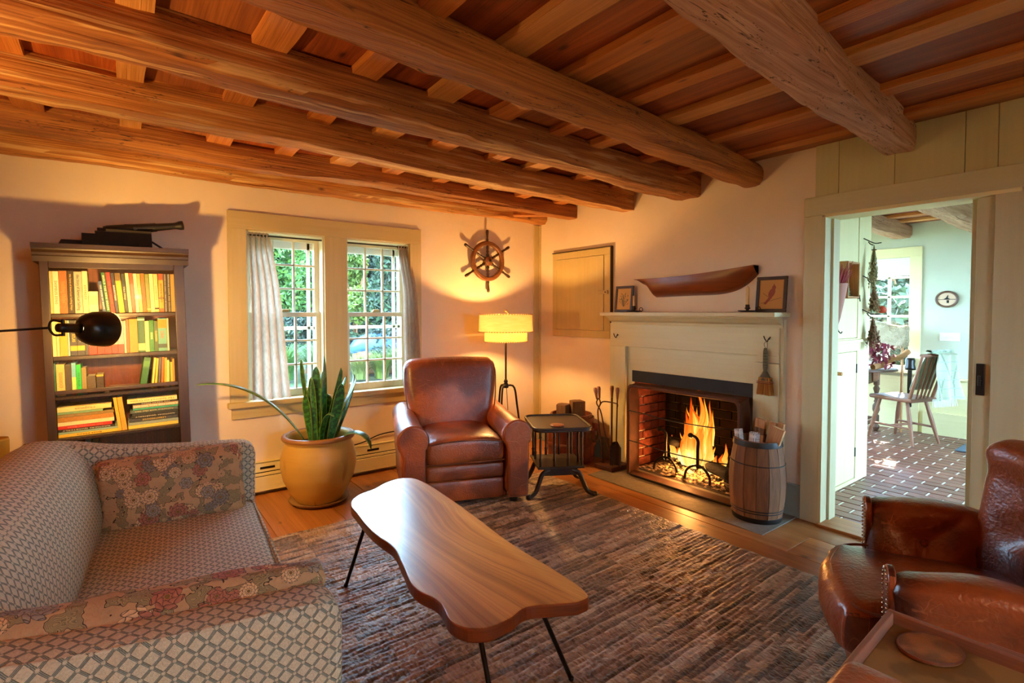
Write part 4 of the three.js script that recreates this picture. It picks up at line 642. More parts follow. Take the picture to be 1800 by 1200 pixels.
// ---------- fire tools ----------
{
  const st = thing('tool_stand', 'wrought iron stand for the fire tools on a flat base', 'stand', [3.29, 0.006, -2.94]);
  part('base', tri(bx(0.22, 0.035, 0.2, 0, 0, 0, 0.006), 2), M.rust, st); part('post', rod(V(0, 0.03, 0), V(0, 0.6, 0), 0.008), M.rust, st);
  part('hook_bar', tube([[-0.04, 0.52, -0.1], [-0.02, 0.545, -0.09], [0, 0.55, 0], [-0.02, 0.545, 0.08], [-0.045, 0.52, 0.095]], 0.006, 30, 6), M.rust, st);
  const grip = lathe([[0, 0], [0.008, 0], [0.012, 0.04], [0.017, 0.08], [0.014, 0.1], [0, 0.104]], 12);
  part('knob', grip.clone().translate(0, 0.59, 0), M.chairWood, st);
  const sh = thing('fire_shovel', 'fire shovel with wooden grip hanging at the right of the tool stand', 'shovel', [3.24, 0.05, -2.845]);
  part('shaft', rod(V(0, 0.18, 0), V(0.01, 0.56, 0.0), 0.006), M.rust, sh); part('grip', grip.clone().translate(0.01, 0.545, 0), M.chairWood, sh);
  { const g = new THREE.PlaneGeometry(0.1, 0.2, 10, 10); def(g, (q) => { q.z = 0.03 * Math.pow(q.x / 0.05, 2); if (q.y > 0.06) q.x *= lerp(1, 0.4, (q.y - 0.06) / 0.04); }); g.computeVertexNormals(); part('pan', J(flat(g)).rotateY(-PI / 2 + 0.3).translate(0.01, 0.1, 0), mat({ color: '#3a2c24', roughness: 0.5, metalness: 0.5, side: THREE.DoubleSide }), sh); }
  const tg = thing('fire_tongs', 'iron fire tongs with twin wooden grips hanging at the left of the tool stand', 'tongs', [3.23, 0.045, -3.03]);
  part('jaw', tube([[0, 0.0, 0.045], [0, 0.2, 0.02], [0, 0.44, -0.012], [0, 0.5, 0.016], [0, 0.54, 0.002]], 0.006, 30, 7), M.rust, tg); part('jaw', tube([[0, 0.0, 0.16], [0, 0.25, 0.07], [0, 0.44, 0.015], [0, 0.5, -0.03], [0, 0.54, -0.008]], 0.006, 30, 7), M.rust, tg);
  part('grip', grip.clone().rotateX(-0.12).translate(0, 0.54, 0.006), M.chairWood, tg); part('grip', grip.clone().rotateX(-0.25).translate(-0.012, 0.53, -0.012), M.chairWood, tg);
}
// ---------- wooden log bucket ----------
{
  const o = thing('wooden_bucket', 'reddish staved wooden bucket with rope handle holding firewood', 'bucket', [3.2, 0.006, -3.34]); const n = 18, h = 0.41, r0 = 0.19, r1 = 0.175;
  for (let k = 0; k < n; k++) { const a = (k + 0.5) / n * 2 * PI, c = Math.cos(a), s = Math.sin(a), w = 2 * r0 * Math.tan(PI / n) * 0.985, g = new THREE.BoxGeometry(0.016, h, w, 1, 8, 1); def(g, (q) => { const t = q.y / h + 0.5, r = lerp(r0, r1, t) + 0.022 * Math.sin(PI * t); q.z *= r / r0; q.x += r; q.y += h / 2; }); part('stave', tri(flat(g).rotateY(-a), 1, 1, [k * 0.17, k * 0.31]), M.bucketWood, o); }
  part('bottom', flat(new THREE.CylinderGeometry(r0 - 0.008, r0 - 0.008, 0.02, 28)).translate(0, 0.03, 0), M.bucketWood, o);
  for (const [y, r] of [[0.035, 0.203], [0.16, 0.218], [0.285, 0.212], [0.37, 0.199]]) part('hoop', lathe([[r, y - 0.014], [r + 0.006, y - 0.014], [r + 0.006, y + 0.014], [r, y + 0.014]], 40), M.bucketWood, o);
  part('handle_block', tri(bx(0.03, 0.07, 0.09, 0, 0.27, 0.215, 0.008).rotateY(0.5)), M.bucketWood, o);
  part('rope_handle', tube([[0.02, 0.285, 0.235], [-0.02, 0.24, 0.26], [0.03, 0.205, 0.27], [0.09, 0.23, 0.245], [0.12, 0.29, 0.21]], 0.011, 30, 8), M.bark, o);
  for (const [dx, dz, hh, ry, lab] of [[-0.09, 0.0, 0.5, 0.3, 'split firewood log upright in the wooden bucket, the left one'], [0.005, 0.07, 0.53, -0.4, 'thicker split firewood log upright in the wooden bucket, the right one']]) { const q = ext(shp([[-0.06, -0.05], [0.06, -0.045], [0.05, 0.05], [0.0, 0.065], [-0.055, 0.045]]), 0.44, 0.004).rotateX(-PI / 2).rotateY(ry); def(q, (p) => { p.x += 0.004 * n3(p.y * 18, p.x * 60, p.z * 60, 3); }); single('firewood_log', tri(q, 1), M.bark, lab, 'log', [3.2 + dx, 0.046 + (hh - 0.44) - 0.04, -3.34 + dz], 0, 'logs in the wooden bucket'); }
}
// ---------- kindling barrel ----------
{
  const bx0 = 3.245, bz0 = -1.665, o = thing('wooden_barrel', 'old staved wooden nail keg with wire hoops beside the fireplace', 'barrel', [bx0, 0.002, bz0]); const n = 14, h = 0.51;
  const R = (t) => lerp(0.135, 0.128, t) + 0.03 * Math.sin(PI * t);
  for (let k = 0; k < n; k++) { const a = (k + 0.5) / n * 2 * PI, w = 2 * 0.135 * Math.tan(PI / n) * 0.975, g = new THREE.BoxGeometry(0.014, h, w, 1, 12, 2); def(g, (q) => { const t = q.y / h + 0.5, r = R(t); q.z *= r / 0.135; q.x += r - 0.004 * Math.pow(q.z / 0.03, 2) * 0.5; q.y += h / 2; q.x += 0.0015 * n3(q.y * 9, k * 3, 0, 4); }); part('stave', tri(flat(g).rotateY(-a), 1, 1, [k * 0.19, k * 0.27]), M.barrelWood, o); }
  part('bottom', flat(new THREE.CylinderGeometry(0.13, 0.13, 0.02, 24)).translate(0, 0.03, 0), M.barrelWood, o);
  for (const t of [0.13, 0.16, 0.72]) part('wire_hoop', flat(new THREE.TorusGeometry(R(t) + 0.0075, 0.0035, 6, 50).rotateX(PI / 2 + (t > 0.5 ? 0.03 : 0))).translate(0, t * h, 0), M.iron, o);
  part('rim_hoop', lathe([[R(0.93) + 0.009, 0.475], [R(0.93) + 0.013, 0.475], [R(1) + 0.013, 0.508], [R(1) + 0.009, 0.508]], 40), M.iron, o); part('base_hoop', lathe([[R(0) + 0.007, 0], [R(0) + 0.011, 0], [R(0.06) + 0.012, 0.035], [R(0.06) + 0.007, 0.035]], 40), M.iron, o);
  const P = [[0.02, -0.06, 3.28, 0.63, -1.66, 0.066, 0.024, 'flat kindling board with a dark patch near its top, leftmost in the keg'], [0.03, -0.03, 3.29, 0.62, -1.585, 0.04, 0.026, 'narrow kindling stick leaning in the middle of the keg'], [0.07, -0.02, 3.31, 0.62, -1.545, 0.04, 0.026, 'kindling stick behind the broad board in the keg'], [-0.02, -0.03, 3.235, 0.60, -1.525, 0.075, 0.026, 'broad pale kindling board leaning out at the right of the keg']];
  P.forEach(([ax, az, x, y, z, w, th, lab], i) => { const A = V(bx0 + ax, 0.06, bz0 + az), d = V(x, y, z).sub(A), l = d.length(), g = tri(bx(th, l, w, 0, 0, 0, 0.003), 1, 1, [i * 0.4, i * 0.23]); const m = single('kindling_stick', g, M.splitWood, lab, 'kindling', A.toArray(), 0, 'kindling in the keg'); m.quaternion.setFromUnitVectors(V(0, 1, 0), d.normalize()); if (i === 0) part('bark_patch', tri(bx(th + 0.002, 0.045, w + 0.002, 0, l - 0.1, 0, 0.003), 1), M.bark, m); });
  const paper = mat({ map: tex(128, 128, (u, v) => (v * 24) % 1 < 0.45 && fbm(u, v, 40, 2, 291, 2) > 0.4 ? rgb('#8f8a84') : rgb('#d8d2c8')), roughness: 0.9 });
  const roll = (x, z, r, lab, rx) => { const pts = []; for (let i = 0; i <= 40; i++) { const a = i / 40 * 9, q = r * (1 - 0.06 * a); pts.push([Math.cos(a) * q, Math.sin(a) * q]); } const g = []; for (let i = 0; i < 40; i++) { const [x0, y0] = pts[i], [x1, y1] = pts[i + 1]; const l = Math.hypot(x1 - x0, y1 - y0); g.push(bx(l + 0.001, 0.3, 0.0012, 0, 0, 0, 0).rotateY(-Math.atan2(y1 - y0, x1 - x0)).translate((x0 + x1) / 2, 0, (y0 + y1) / 2)); } const o2 = single('newspaper_roll', tri(J(g), 0, 4), paper, lab, 'newspaper', [x, 0.26, z], 0, 'newspapers in the keg'); o2.rotation.x = rx; };
  roll(bx0 - 0.05, bz0 - 0.07, 0.03, 'rolled newspaper at the left edge of the keg', -0.12); roll(bx0 - 0.075, bz0 + 0.0, 0.036, 'folded newspaper roll at the front of the keg', 0.05);
}
// ---------- bookcase ----------
const BC = { x: 0.015, z: -3.905, tilt: 0.02 };
const bcPos = (x, y, z) => V(x, y, z).applyAxisAngle(V(0, 0, 1), BC.tilt).add(V(BC.x, 0.001, BC.z));
{
  const o = thing('bookcase', 'tall dark wooden bookcase with moulded cornice against the back wall', 'bookcase', [BC.x, 0.001, BC.z]); o.rotation.z = BC.tilt;
  part('side_panel', tri(bb(-0.33, -0.312, 0, 1.6, -0.15, 0.14), 1), M.darkWood, o); part('side_panel', tri(bb(0.312, 0.33, 0, 1.6, -0.15, 0.14), 1), M.darkWood, o);
  part('back_panel', tri(bb(-0.312, 0.312, 0.02, 1.6, -0.15, -0.14), 1), M.redWood, o);
  for (const [y, t] of [[0.04, 0.02], [0.36, 0.02], [0.6, 0.018], [0.835, 0.018], [1.055, 0.02], [1.293, 0.02], [1.585, 0.02]]) part('shelf', tri(bb(-0.312, 0.312, y, y + t, -0.14, 0.125), 0), M.darkWood, o);
  const d = part('door_frame', tri(J(bb(-0.33, -0.292, 0.02, 1.6, 0.14, 0.16), bb(0.278, 0.33, 0.02, 1.6, 0.14, 0.16), bb(-0.292, 0.278, 1.565, 1.6, 0.14, 0.16), bb(-0.292, 0.278, 0.868, 0.89, 0.14, 0.16), bb(-0.292, 0.278, 0.02, 0.1, 0.14, 0.16)), 1), M.darkWood, o);
  part('glass_pane', bb(-0.292, 0.278, 0.89, 1.565, 0.148, 0.151, 0), M.glass, d);
  part('glass_pane', bb(-0.292, 0.278, 0.1, 0.868, 0.148, 0.151, 0), M.glass, d);
  const cr = shp([[-0.3, 0], [0.155, 0], [0.16, 0.03], [0.17, 0.034], [0.172, 0.048], [0.19, 0.062], [0.192, 0.07], [0.2, 0.072], [0.2, 0.096], [-0.3, 0.096]]);
  part('cornice', tri(ext(cr, 0.71, 0).rotateY(-PI / 2).translate(0.355, 1.598, 0.005).translate(0, 0, 0), 0), M.darkWood, o);
  part('plinth', tri(bb(-0.335, 0.335, 0, 0.06, 0.14, 0.168), 0), M.darkWood, o);
}
// books: one atlas of spines
const AT = document.createElement('canvas'); AT.width = 2048; AT.height = 2048; const ac = AT.getContext('2d'); ac.fillStyle = '#888'; ac.fillRect(0, 0, 2048, 2048); let cell = 0;
const atlasMat = mat({ roughness: 0.55 }); const CW = 64, CH = 512;
const ordinal = (n) => ['first', 'second', 'third', 'fourth', 'fifth', 'sixth', 'seventh', 'eighth', 'ninth', 'tenth', 'eleventh', 'twelfth', 'thirteenth', 'fourteenth', 'fifteenth', 'sixteenth', 'seventeenth', 'eighteenth', 'nineteenth', 'twentieth', 'twenty-first', 'twenty-second', 'twenty-third', 'twenty-fourth', 'twenty-fifth', 'twenty-sixth'][n];
// w spine width, h height, dp depth; spine faces +z, stands on y = 0
function book(label, group, w, h, dp, colr, title, tcol, band) {
  const cx = (cell % 32) * CW, cy = Math.floor(cell / 32) * CH; cell++;
  ac.fillStyle = colr; ac.fillRect(cx, cy, CW, CH);
  if (band) for (const [a, b, c] of band) { ac.fillStyle = c; ac.fillRect(cx, cy + a * CH, CW, (b - a) * CH); }
  for (let i = 0; i < 60; i++) { ac.fillStyle = `rgba(${hsh(i, cell, 3) > 0.5 ? '255,235,190' : '40,20,5'},0.06)`; ac.fillRect(cx + hsh(i, cell, 5) * CW, cy + hsh(i, cell, 7) * CH, 2 + 8 * hsh(i, cell, 9), 4 + 40 * hsh(i, cell, 11)); }
  if (title) { ac.save(); ac.translate(cx + CW / 2, cy + CH * 0.5); ac.rotate(PI / 2); ac.fillStyle = tcol; const px = Math.min(40, 900 / title.length); ac.font = `bold ${px}px ${title[0] === title[0].toUpperCase() && title !== title.toUpperCase() ? 'serif' : 'sans-serif'}`; ac.textAlign = 'center'; ac.textBaseline = 'middle'; ac.fillText(title, 0, 0); ac.restore(); }
  const o = thing('book', label, 'book', [0, 0, 0], 0, group);
  const g = J(bx(w, h, 0.004, 0, 0, 0, 0.0015), bb(-w / 2, -w / 2 + 0.0025, 0, h, -dp, 0, 0), bb(w / 2 - 0.0025, w / 2, 0, h, -dp, 0, 0));
  const p = g.attributes.position, uv = g.attributes.uv;
  for (let i = 0; i < p.count; i++) { const u = clamp(p.getX(i) / w + 0.5, 0.04, 0.96), v = clamp(p.getY(i) / h, 0.01, 0.99); uv.setXY(i, (cx + u * CW) / 2048, 1 - (cy + (1 - v) * CH) / 2048); }
  part('cover', g, atlasMat, o); if (w > 0.007) part('pages', bb(-w / 2 + 0.0028, w / 2 - 0.0028, 0.003, h - 0.003, -dp + 0.004, -0.0025, 0), M.paper, o);
  return o;
}
function shelfRow(y, x0, list, shelf, group) {
  let x = x0; list.forEach(([wmm, h, colr, cname, title, tcol, band, lean = 0, gap = 0], i) => {
    const w = wmm / 1000 * (y > 1.07 && y < 1.1 ? 1.1 : y > 1.3 ? 0.975 : 1); x += gap; const b = book(`${cname} book, ${ordinal(i)} from the left on the ${shelf} shelf`, group, w, h, 0.15 + 0.04 * hsh(i, 3, y * 100 | 0), colr, title, tcol, band);
    const q = bcPos(x + w / 2 + (lean > 0 ? Math.sin(lean) * h * 0 : 0), y, 0.10 - 0.012 * hsh(i, 5, 3)); b.position.copy(q); b.rotation.z = BC.tilt + lean; x += w + 0.0006 + (lean ? Math.abs(lean) * 0.004 : 0);
  });
}
shelfRow(1.3145, -0.296, [
  [13, 0.236, '#d8c47a', 'pale yellow'], [26, 0.236, '#efe2b2', 'cream', 'SHIPBUILDING', '#8a7a50'], [36, 0.24, '#a8672a', 'orange-brown', 'Sailing Ships', '#c98e48'], [29, 0.24, '#241a12', 'black', 'the Story of American Sailing Ships', '#d8b23a'], [36, 0.236, '#a5a88a', 'grey-green', 'the Story of American Sailing', '#2a241a'], [25, 0.24, '#c8cc98', 'pale green', 'VOYAGES', '#6e7048'],
  [44, 0.125, '#efe0a8', 'short cream', '', '', [[0.2, 0.6, '#cdbf90']]],
  [17, 0.185, '#31517e', 'short blue', 'THE BOOK OF BOATS', '#e6dcc0', null, 0.09, 0.018], [19, 0.236, '#1f6a38', 'green', 'BUILD THE NEW BOATS', '#e8dcc0', null, 0.085], [21, 0.236, '#c8281c', 'red', 'ON THE WATER', '#e06a48', null, 0.08], [17, 0.234, '#232f4a', 'navy', 'MARITIME', '#e8d8c8', null, 0.075], [27, 0.234, '#e2b02c', 'yellow', '', '', [[0, 0.2, '#6a5222']], 0.07], [17, 0.23, '#1c2e24', 'dark green', 'The Ship', '#d0c890', null, 0.06],
  [17, 0.234, '#dcd3a2', 'cream', 'RIGGING', '#9a8e60', null, 0.05], [18, 0.234, '#d8502a', 'orange-red', '', '', null, 0.045], [17, 0.232, '#d6d6b0', 'greyish white', 'COASTING', '#8a8a60', null, 0.04], [17, 0.232, '#9fae68', 'light green', '', '', [[0.38, 0.4, '#e0d898']], 0.04], [19, 0.234, '#b86a1c', 'orange', 'TALL SHIPS', '#7a3e10', null, 0.035], [19, 0.23, '#7f8a38', 'olive', '', '', [[0.9, 0.93, '#d8d080']], 0.03], [20, 0.232, '#e8d898', 'pale cream', 'CRUISING', '#b8a468', null, 0.02], [21, 0.232, '#dcc078', 'sand', 'LOGBOOK', '#a88a48', [[0.88, 0.92, '#2a1a10']], 0.015],
  [25, 0.234, '#d8a02a', 'yellow', 'WATERCRAFT', '#4a3a10', [[0, 0.17, '#c84a1a'], [0.62, 0.65, '#6a4a1a'], [0.9, 1, '#c8642a']]], [18, 0.232, '#3a3836', 'dark grey', 'AMERICAN SMALL CRAFT IN SAILING', '#b8b0a8'], [18, 0.232, '#34342e', 'charcoal', 'AMERICAN SHIPS AND SAILORS', '#b8b0a8'], [26, 0.232, '#a88648', 'tan', '', ''], [21, 0.23, '#7a7a34', 'mossy', '', '', [[0.8, 0.88, '#d8b838']]],
], 'top', 'books on the top bookcase shelf');
shelfRow(1.0765, -0.296, [
  [15, 0.2, '#e2d6a0', 'cream'], [12, 0.2, '#d8cc98', 'ivory'], [30, 0.2, '#e0a838', 'amber'], [9, 0.2, '#8fb4c0', 'thin light blue'], [28, 0.2, '#34343c', 'charcoal', 'ATLAS', '#e0b82a', [[0.72, 0.86, '#d8a818']]], [29, 0.2, '#30323a', 'slate', 'ATLAS', '#e0b82a', [[0.72, 0.86, '#d8a818']]], [14, 0.2, '#3e4048', 'thin slate'],
  [34, 0.19, '#e2b888', 'sunset red', '', '', [[0.72, 1, '#c02818']]], [30, 0.19, '#dcb48a', 'sunset red', '', '', [[0.72, 1, '#bc2c1c']]], [28, 0.19, '#d8b090', 'sunset red', '', '', [[0.72, 1, '#c02818']]], [27, 0.19, '#c8a8a0', 'mauve and red', '', '', [[0.72, 1, '#b82c20']]], [27, 0.19, '#b89aa0', 'mauve and red', '', '', [[0.72, 1, '#b82c20']]], [8, 0.19, '#e8d8a8', 'thin cream'], [14, 0.2, '#8a5a2a', 'brown'],
  [36, 0.2, '#c8861e', 'broad ochre'], [32, 0.21, '#1e5c34', 'glossy green', '', '', [[0.05, 0.1, '#cfd8b0'], [0.75, 0.95, '#b8b878']]], [18, 0.185, '#e6d088', 'pale yellow'], [21, 0.19, '#1a7a30', 'bright green', 'BIRDS', '#d8d890'], [18, 0.185, '#3a5a28', 'dark green', 'FLOWERS', '#e0c848'], [40, 0.2, '#58a090', 'teal', 'Lakes', '#c05838', [[0.04, 0.3, '#d88a1c'], [0.78, 0.9, '#2a4a48']]], [10, 0.2, '#a8b088', 'thin sage'],
], 'second', 'books on the second bookcase shelf');
shelfRow(0.8545, -0.297, [
  [9, 0.185, '#2a6a5a', 'thin teal'], [36, 0.178, '#e0bc6a', 'sand', 'SEAMANSHIP', '#8a6a30'], [28, 0.172, '#4a4034', 'dark brown'], [19, 0.182, '#e6d27a', 'blue-topped yellow', '', '', [[0, 0.45, '#6ab0c0'], [0.92, 1, '#b84a2a']]], [22, 0.17, '#14b84a', 'vivid green', 'FIELD BOOK', '#0a6a2a'], [22, 0.15, '#8a7a4a', 'drab'], [40, 0.1, '#54442e', 'short dark'], [34, 0.105, '#3a2c20', 'short blackish', '', '', [[0, 0.1, '#c89a30']], 0, 0.002],
  [33, 0.19, '#2f6a3c', 'large leaning green', '', '', [[0.12, 0.3, '#4a8a48']], -0.16, 0.165], [11, 0.185, '#e6c868', 'yellow', '', '', null, -0.11, 0.024], [12, 0.18, '#e0b848', 'golden', '', '', null, -0.09, 0.004], [11, 0.185, '#5a5a68', 'slate', '', '', null, -0.08, 0.003], [13, 0.185, '#b0682a', 'rust', '', '', null, -0.06, 0.004], [12, 0.18, '#e0a830', 'amber', '', '', null, -0.05, 0.002], [15, 0.165, '#e8cc80', 'cream', '', '', null, -0.03], [7, 0.155, '#3a7a2c', 'thin green'], [12, 0.15, '#e2b23c', 'yellow'], [10, 0.17, '#c8861e', 'ochre'],
], 'third', 'books on the third bookcase shelf');
{ // flat stacks on the fourth shelf
  const stack = (x0, len, list, where) => { let y = 0.619; list.forEach(([t, colr, cname, title, tcol, l = len, dx = 0], i) => { const b = book(`${cname} book lying ${i === 0 ? 'lowest' : i === list.length - 1 ? 'topmost' : ordinal(i) + ' above lowest'} in the ${where} stack on the fourth shelf`, 'books stacked on the fourth bookcase shelf', t / 1000, l, 0.19, colr, title, tcol); b.rotation.z = BC.tilt - PI / 2; b.position.copy(bcPos(x0 + dx, y + t / 2000, 0.095 - 0.015 * hsh(i, 2, 7))); y += t / 1000 + 0.0006; }); };
  stack(-0.292, 0.25, [[17, '#e0b838', 'yellow', 'Boat Plans', '#5a4418', 0.27], [12, '#8aa89a', 'sage', '', '', 0.265], [15, '#2a2420', 'black', 'NAUTICAL QUARTERLY', '#d0c0a8'], [18, '#c82a1c', 'red', 'the Wooden Boat', '#e87058', 0.24], [21, '#e2d4a0', 'cream', '', '', 0.25], [26, '#b0782a', 'ochre', '', '', 0.248], [16, '#8a7038', 'drab brown', '', '', 0.25], [13, '#7aa078', 'green', '', '', 0.2], [26, '#e2cc82', 'thick pale yellow', 'Chapman', '#7a6838', 0.24]], 'left');
  stack(0.022, 0.25, [[20, '#e0c050', 'yellow', '', '', 0.252], [17, '#8a9a98', 'grey', '', '', 0.25, 0.002], [22, '#3a3c44', 'slate', 'LIGHTHOUSE', '#c8a848', 0.245, 0.006], [16, '#24262a', 'black', 'NAUTICAL QUARTERLY', '#c0b8a8', 0.235, 0.018], [14, '#2e3034', 'charcoal', '', '', 0.23, 0.02], [17, '#4a5a58', 'dark teal', 'America and the Sea', '#c8b078', 0.24, 0.012], [11, '#3aa080', 'green', '', '', 0.228, 0.026], [19, '#b89a78', 'tan', 'A BOAT FOR REAL SAILORS', '#f0e4cc', 0.23, 0.026], [11, '#2a2018', 'dark brown', 'THE GREAT SHIPS', '#d8c8a8', 0.225, 0.028], [24, '#e8d896', 'pale cream', 'The Sailors Last Cruise', '#8a7a48', 0.25, 0.0]], 'right');
  const spots = [[-0.028, 0.2, 16, '#e0a82c'], [-0.006, 0.2, 24, '#d89a24']];
  spots.forEach(([x, h, t, c], i) => { const b = book(i ? 'golden yellow book leaning between the two stacks, right one' : 'golden yellow book leaning between the two stacks, left one', 'books stacked on the fourth bookcase shelf', t / 1000, h, 0.16, c); b.position.copy(bcPos(x + 0.012, 0.62, 0.1)); b.rotation.z = BC.tilt + 0.1; });
  // a few books at the back of the shelf below
  shelfRow(0.381, -0.29, [[40, 0.17, '#6a5a38', 'brown'], [30, 0.18, '#34404a', 'slate'], [36, 0.16, '#8a3a24', 'red-brown'], [28, 0.19, '#c8a858', 'straw'], [36, 0.18, '#2c4a38', 'green']], 'fifth', 'books on the fifth bookcase shelf');
}
single('wooden_pamphlet_box', tri(bb(-0.06, 0.09, 0, 0.028, -0.05, 0.05), 0), M.redWood, 'flat brown wooden box lying in the gap of the third shelf', 'box', bcPos(0, 0.854, 0.04).toArray());
{ const t = new THREE.CanvasTexture(AT); t.colorSpace = THREE.SRGBColorSpace; atlasMat.map = t; }
// ---------- model cannon ----------
{
  const q = bcPos(0.0, 1.695, 0.02), o = thing('model_cannon', 'black model naval cannon on a stepped carriage on top of the bookcase', 'model cannon', q.toArray()); o.rotation.z = BC.tilt - 0.002;
  part('carriage_bed', tri(J(bb(-0.15, 0.18, 0.012, 0.055, -0.055, 0.055), ext(shp([[-0.26, 0.0], [-0.13, 0.0], [-0.13, 0.038], [-0.24, 0.038]]), 0.07, 0.003).translate(0, 0, -0.035)), 0), M.oldBlack, o);
  for (const s of [-1, 1]) part('cheek', tri(ext(shp([[-0.15, 0.05], [0.18, 0.05], [0.178, 0.108], [-0.04, 0.11], [-0.04, 0.095], [-0.09, 0.095], [-0.09, 0.078], [-0.15, 0.078]]), 0.02, 0.002).translate(0, 0, s * 0.045 - 0.01), 0), M.oldBlack, o);
  const br = lathe([[0, -0.17], [0.01, -0.17], [0.012, -0.155], [0.03, -0.15], [0.034, -0.13], [0.032, -0.05], [0.034, -0.045], [0.03, 0], [0.026, 0.1], [0.027, 0.105], [0.023, 0.11], [0.02, 0.2], [0.021, 0.212], [0.028, 0.235], [0.028, 0.252], [0.018, 0.254], [0.016, 0.2], [0, 0.2]], 24).rotateZ(-PI / 2).rotateZ(0.17);
  part('barrel', br.translate(0.1, 0.125, 0), M.iron, o);
  part('trunnion', rod(V(0.1, 0.122, -0.06), V(0.1, 0.122, 0.06), 0.009), M.iron, o);
  for (const [x, z] of [[-0.1, 1], [-0.1, -1], [0.14, 1], [0.14, -1]]) part('wheel', flat(new THREE.CylinderGeometry(0.024, 0.024, 0.016, 18).rotateX(PI / 2)).translate(x, 0.024, z * 0.062), M.oldBlack, o);
  part('drag_handle', rod(V(0.18, 0.05, 0.02), V(0.235, 0.01, 0.02), 0.006), M.oldBlack, o);
  part('quoin', tri(bb(-0.08, -0.02, 0.09, 0.118, -0.02, 0.02), 0), M.oldBlack, o);
}
// ---------- black task lamp ----------
{
  const c = V(-0.07, 1.24, -3.09), ax = V(0.72, -0.06, -0.68).normalize(), o = thing('task_lamp', 'black metal task lamp with dome shade pointed at the bookcase', 'lamp');
  const orient = new THREE.Quaternion().setFromUnitVectors(V(0, 1, 0), ax), put = (g) => g.applyQuaternion(orient).translate(c.x, c.y, c.z);
  const shell = [[0.02, -0.105], [0.042, -0.098], [0.064, -0.078], [0.079, -0.042], [0.083, 0.0], [0.083, 0.022]];
  part('dome_shade', put(lathe([...shell, ...shell.slice().reverse().map(([r, y]) => [r - 0.0025, y + 0.001])], 44)), M.black, o);
  part('shade_lining', put(lathe(shell.map(([r, y]) => [r - 0.004, y + 0.002]), 44)), mat({ color: '#f2ead8', roughness: 0.6, side: THREE.DoubleSide }), o);
  part('bulb', put(lathe([[0, -0.09], [0.014, -0.09], [0.016, -0.06], [0.03, -0.03], [0.032, -0.008], [0.024, 0.012], [0, 0.022]], 20)), mat({ color: '#ffffff', emissive: new THREE.Color().setRGB(1, 0.78, 0.45), emissiveIntensity: 9 }), o);
  part('socket_neck', put(J(lathe([[0, -0.2], [0.019, -0.2], [0.021, -0.17], [0.021, -0.13], [0.026, -0.112], [0, -0.112]], 20))), M.black, o);
  const nk = ax.clone().multiplyScalar(-0.18).add(c), L = V(-0.797, 0, -0.605), j = nk.clone().addScaledVector(L, 0.06);
  part('yoke', J(tube([nk.clone().add(V(0, 0.026, 0)), nk.clone().add(V(0, 0.03, 0)).addScaledVector(L, 0.05), j.clone(), nk.clone().add(V(0, -0.03, 0)).addScaledVector(L, 0.04), nk.clone().add(V(0, -0.03, 0))], 0.005, 30, 6), rod(nk.clone().add(V(0, -0.036, 0)), nk.clone().add(V(0, 0.036, 0)), 0.007)), M.black, o);
  const e = V(-0.78, 1.205, -3.55);
  part('arm', rod(j, e, 0.0055), M.black, o); part('post', rod(V(e.x, 0.02, e.z), V(e.x, 1.24, e.z), 0.011), M.black, o); part('base', lathe([[0, 0], [0.14, 0], [0.14, 0.012], [0.03, 0.024], [0, 0.024]], 30).translate(e.x, 0.001, e.z), M.black, o);
  const l = new THREE.PointLight(new THREE.Color().setRGB(1, 0.56, 0.15), 4.6, 0, 2), lp = ax.clone().multiplyScalar(0.0).add(c); l.position.copy(lp); l.castShadow = true; l.shadow.radius = 1.3; o.add(l);
}
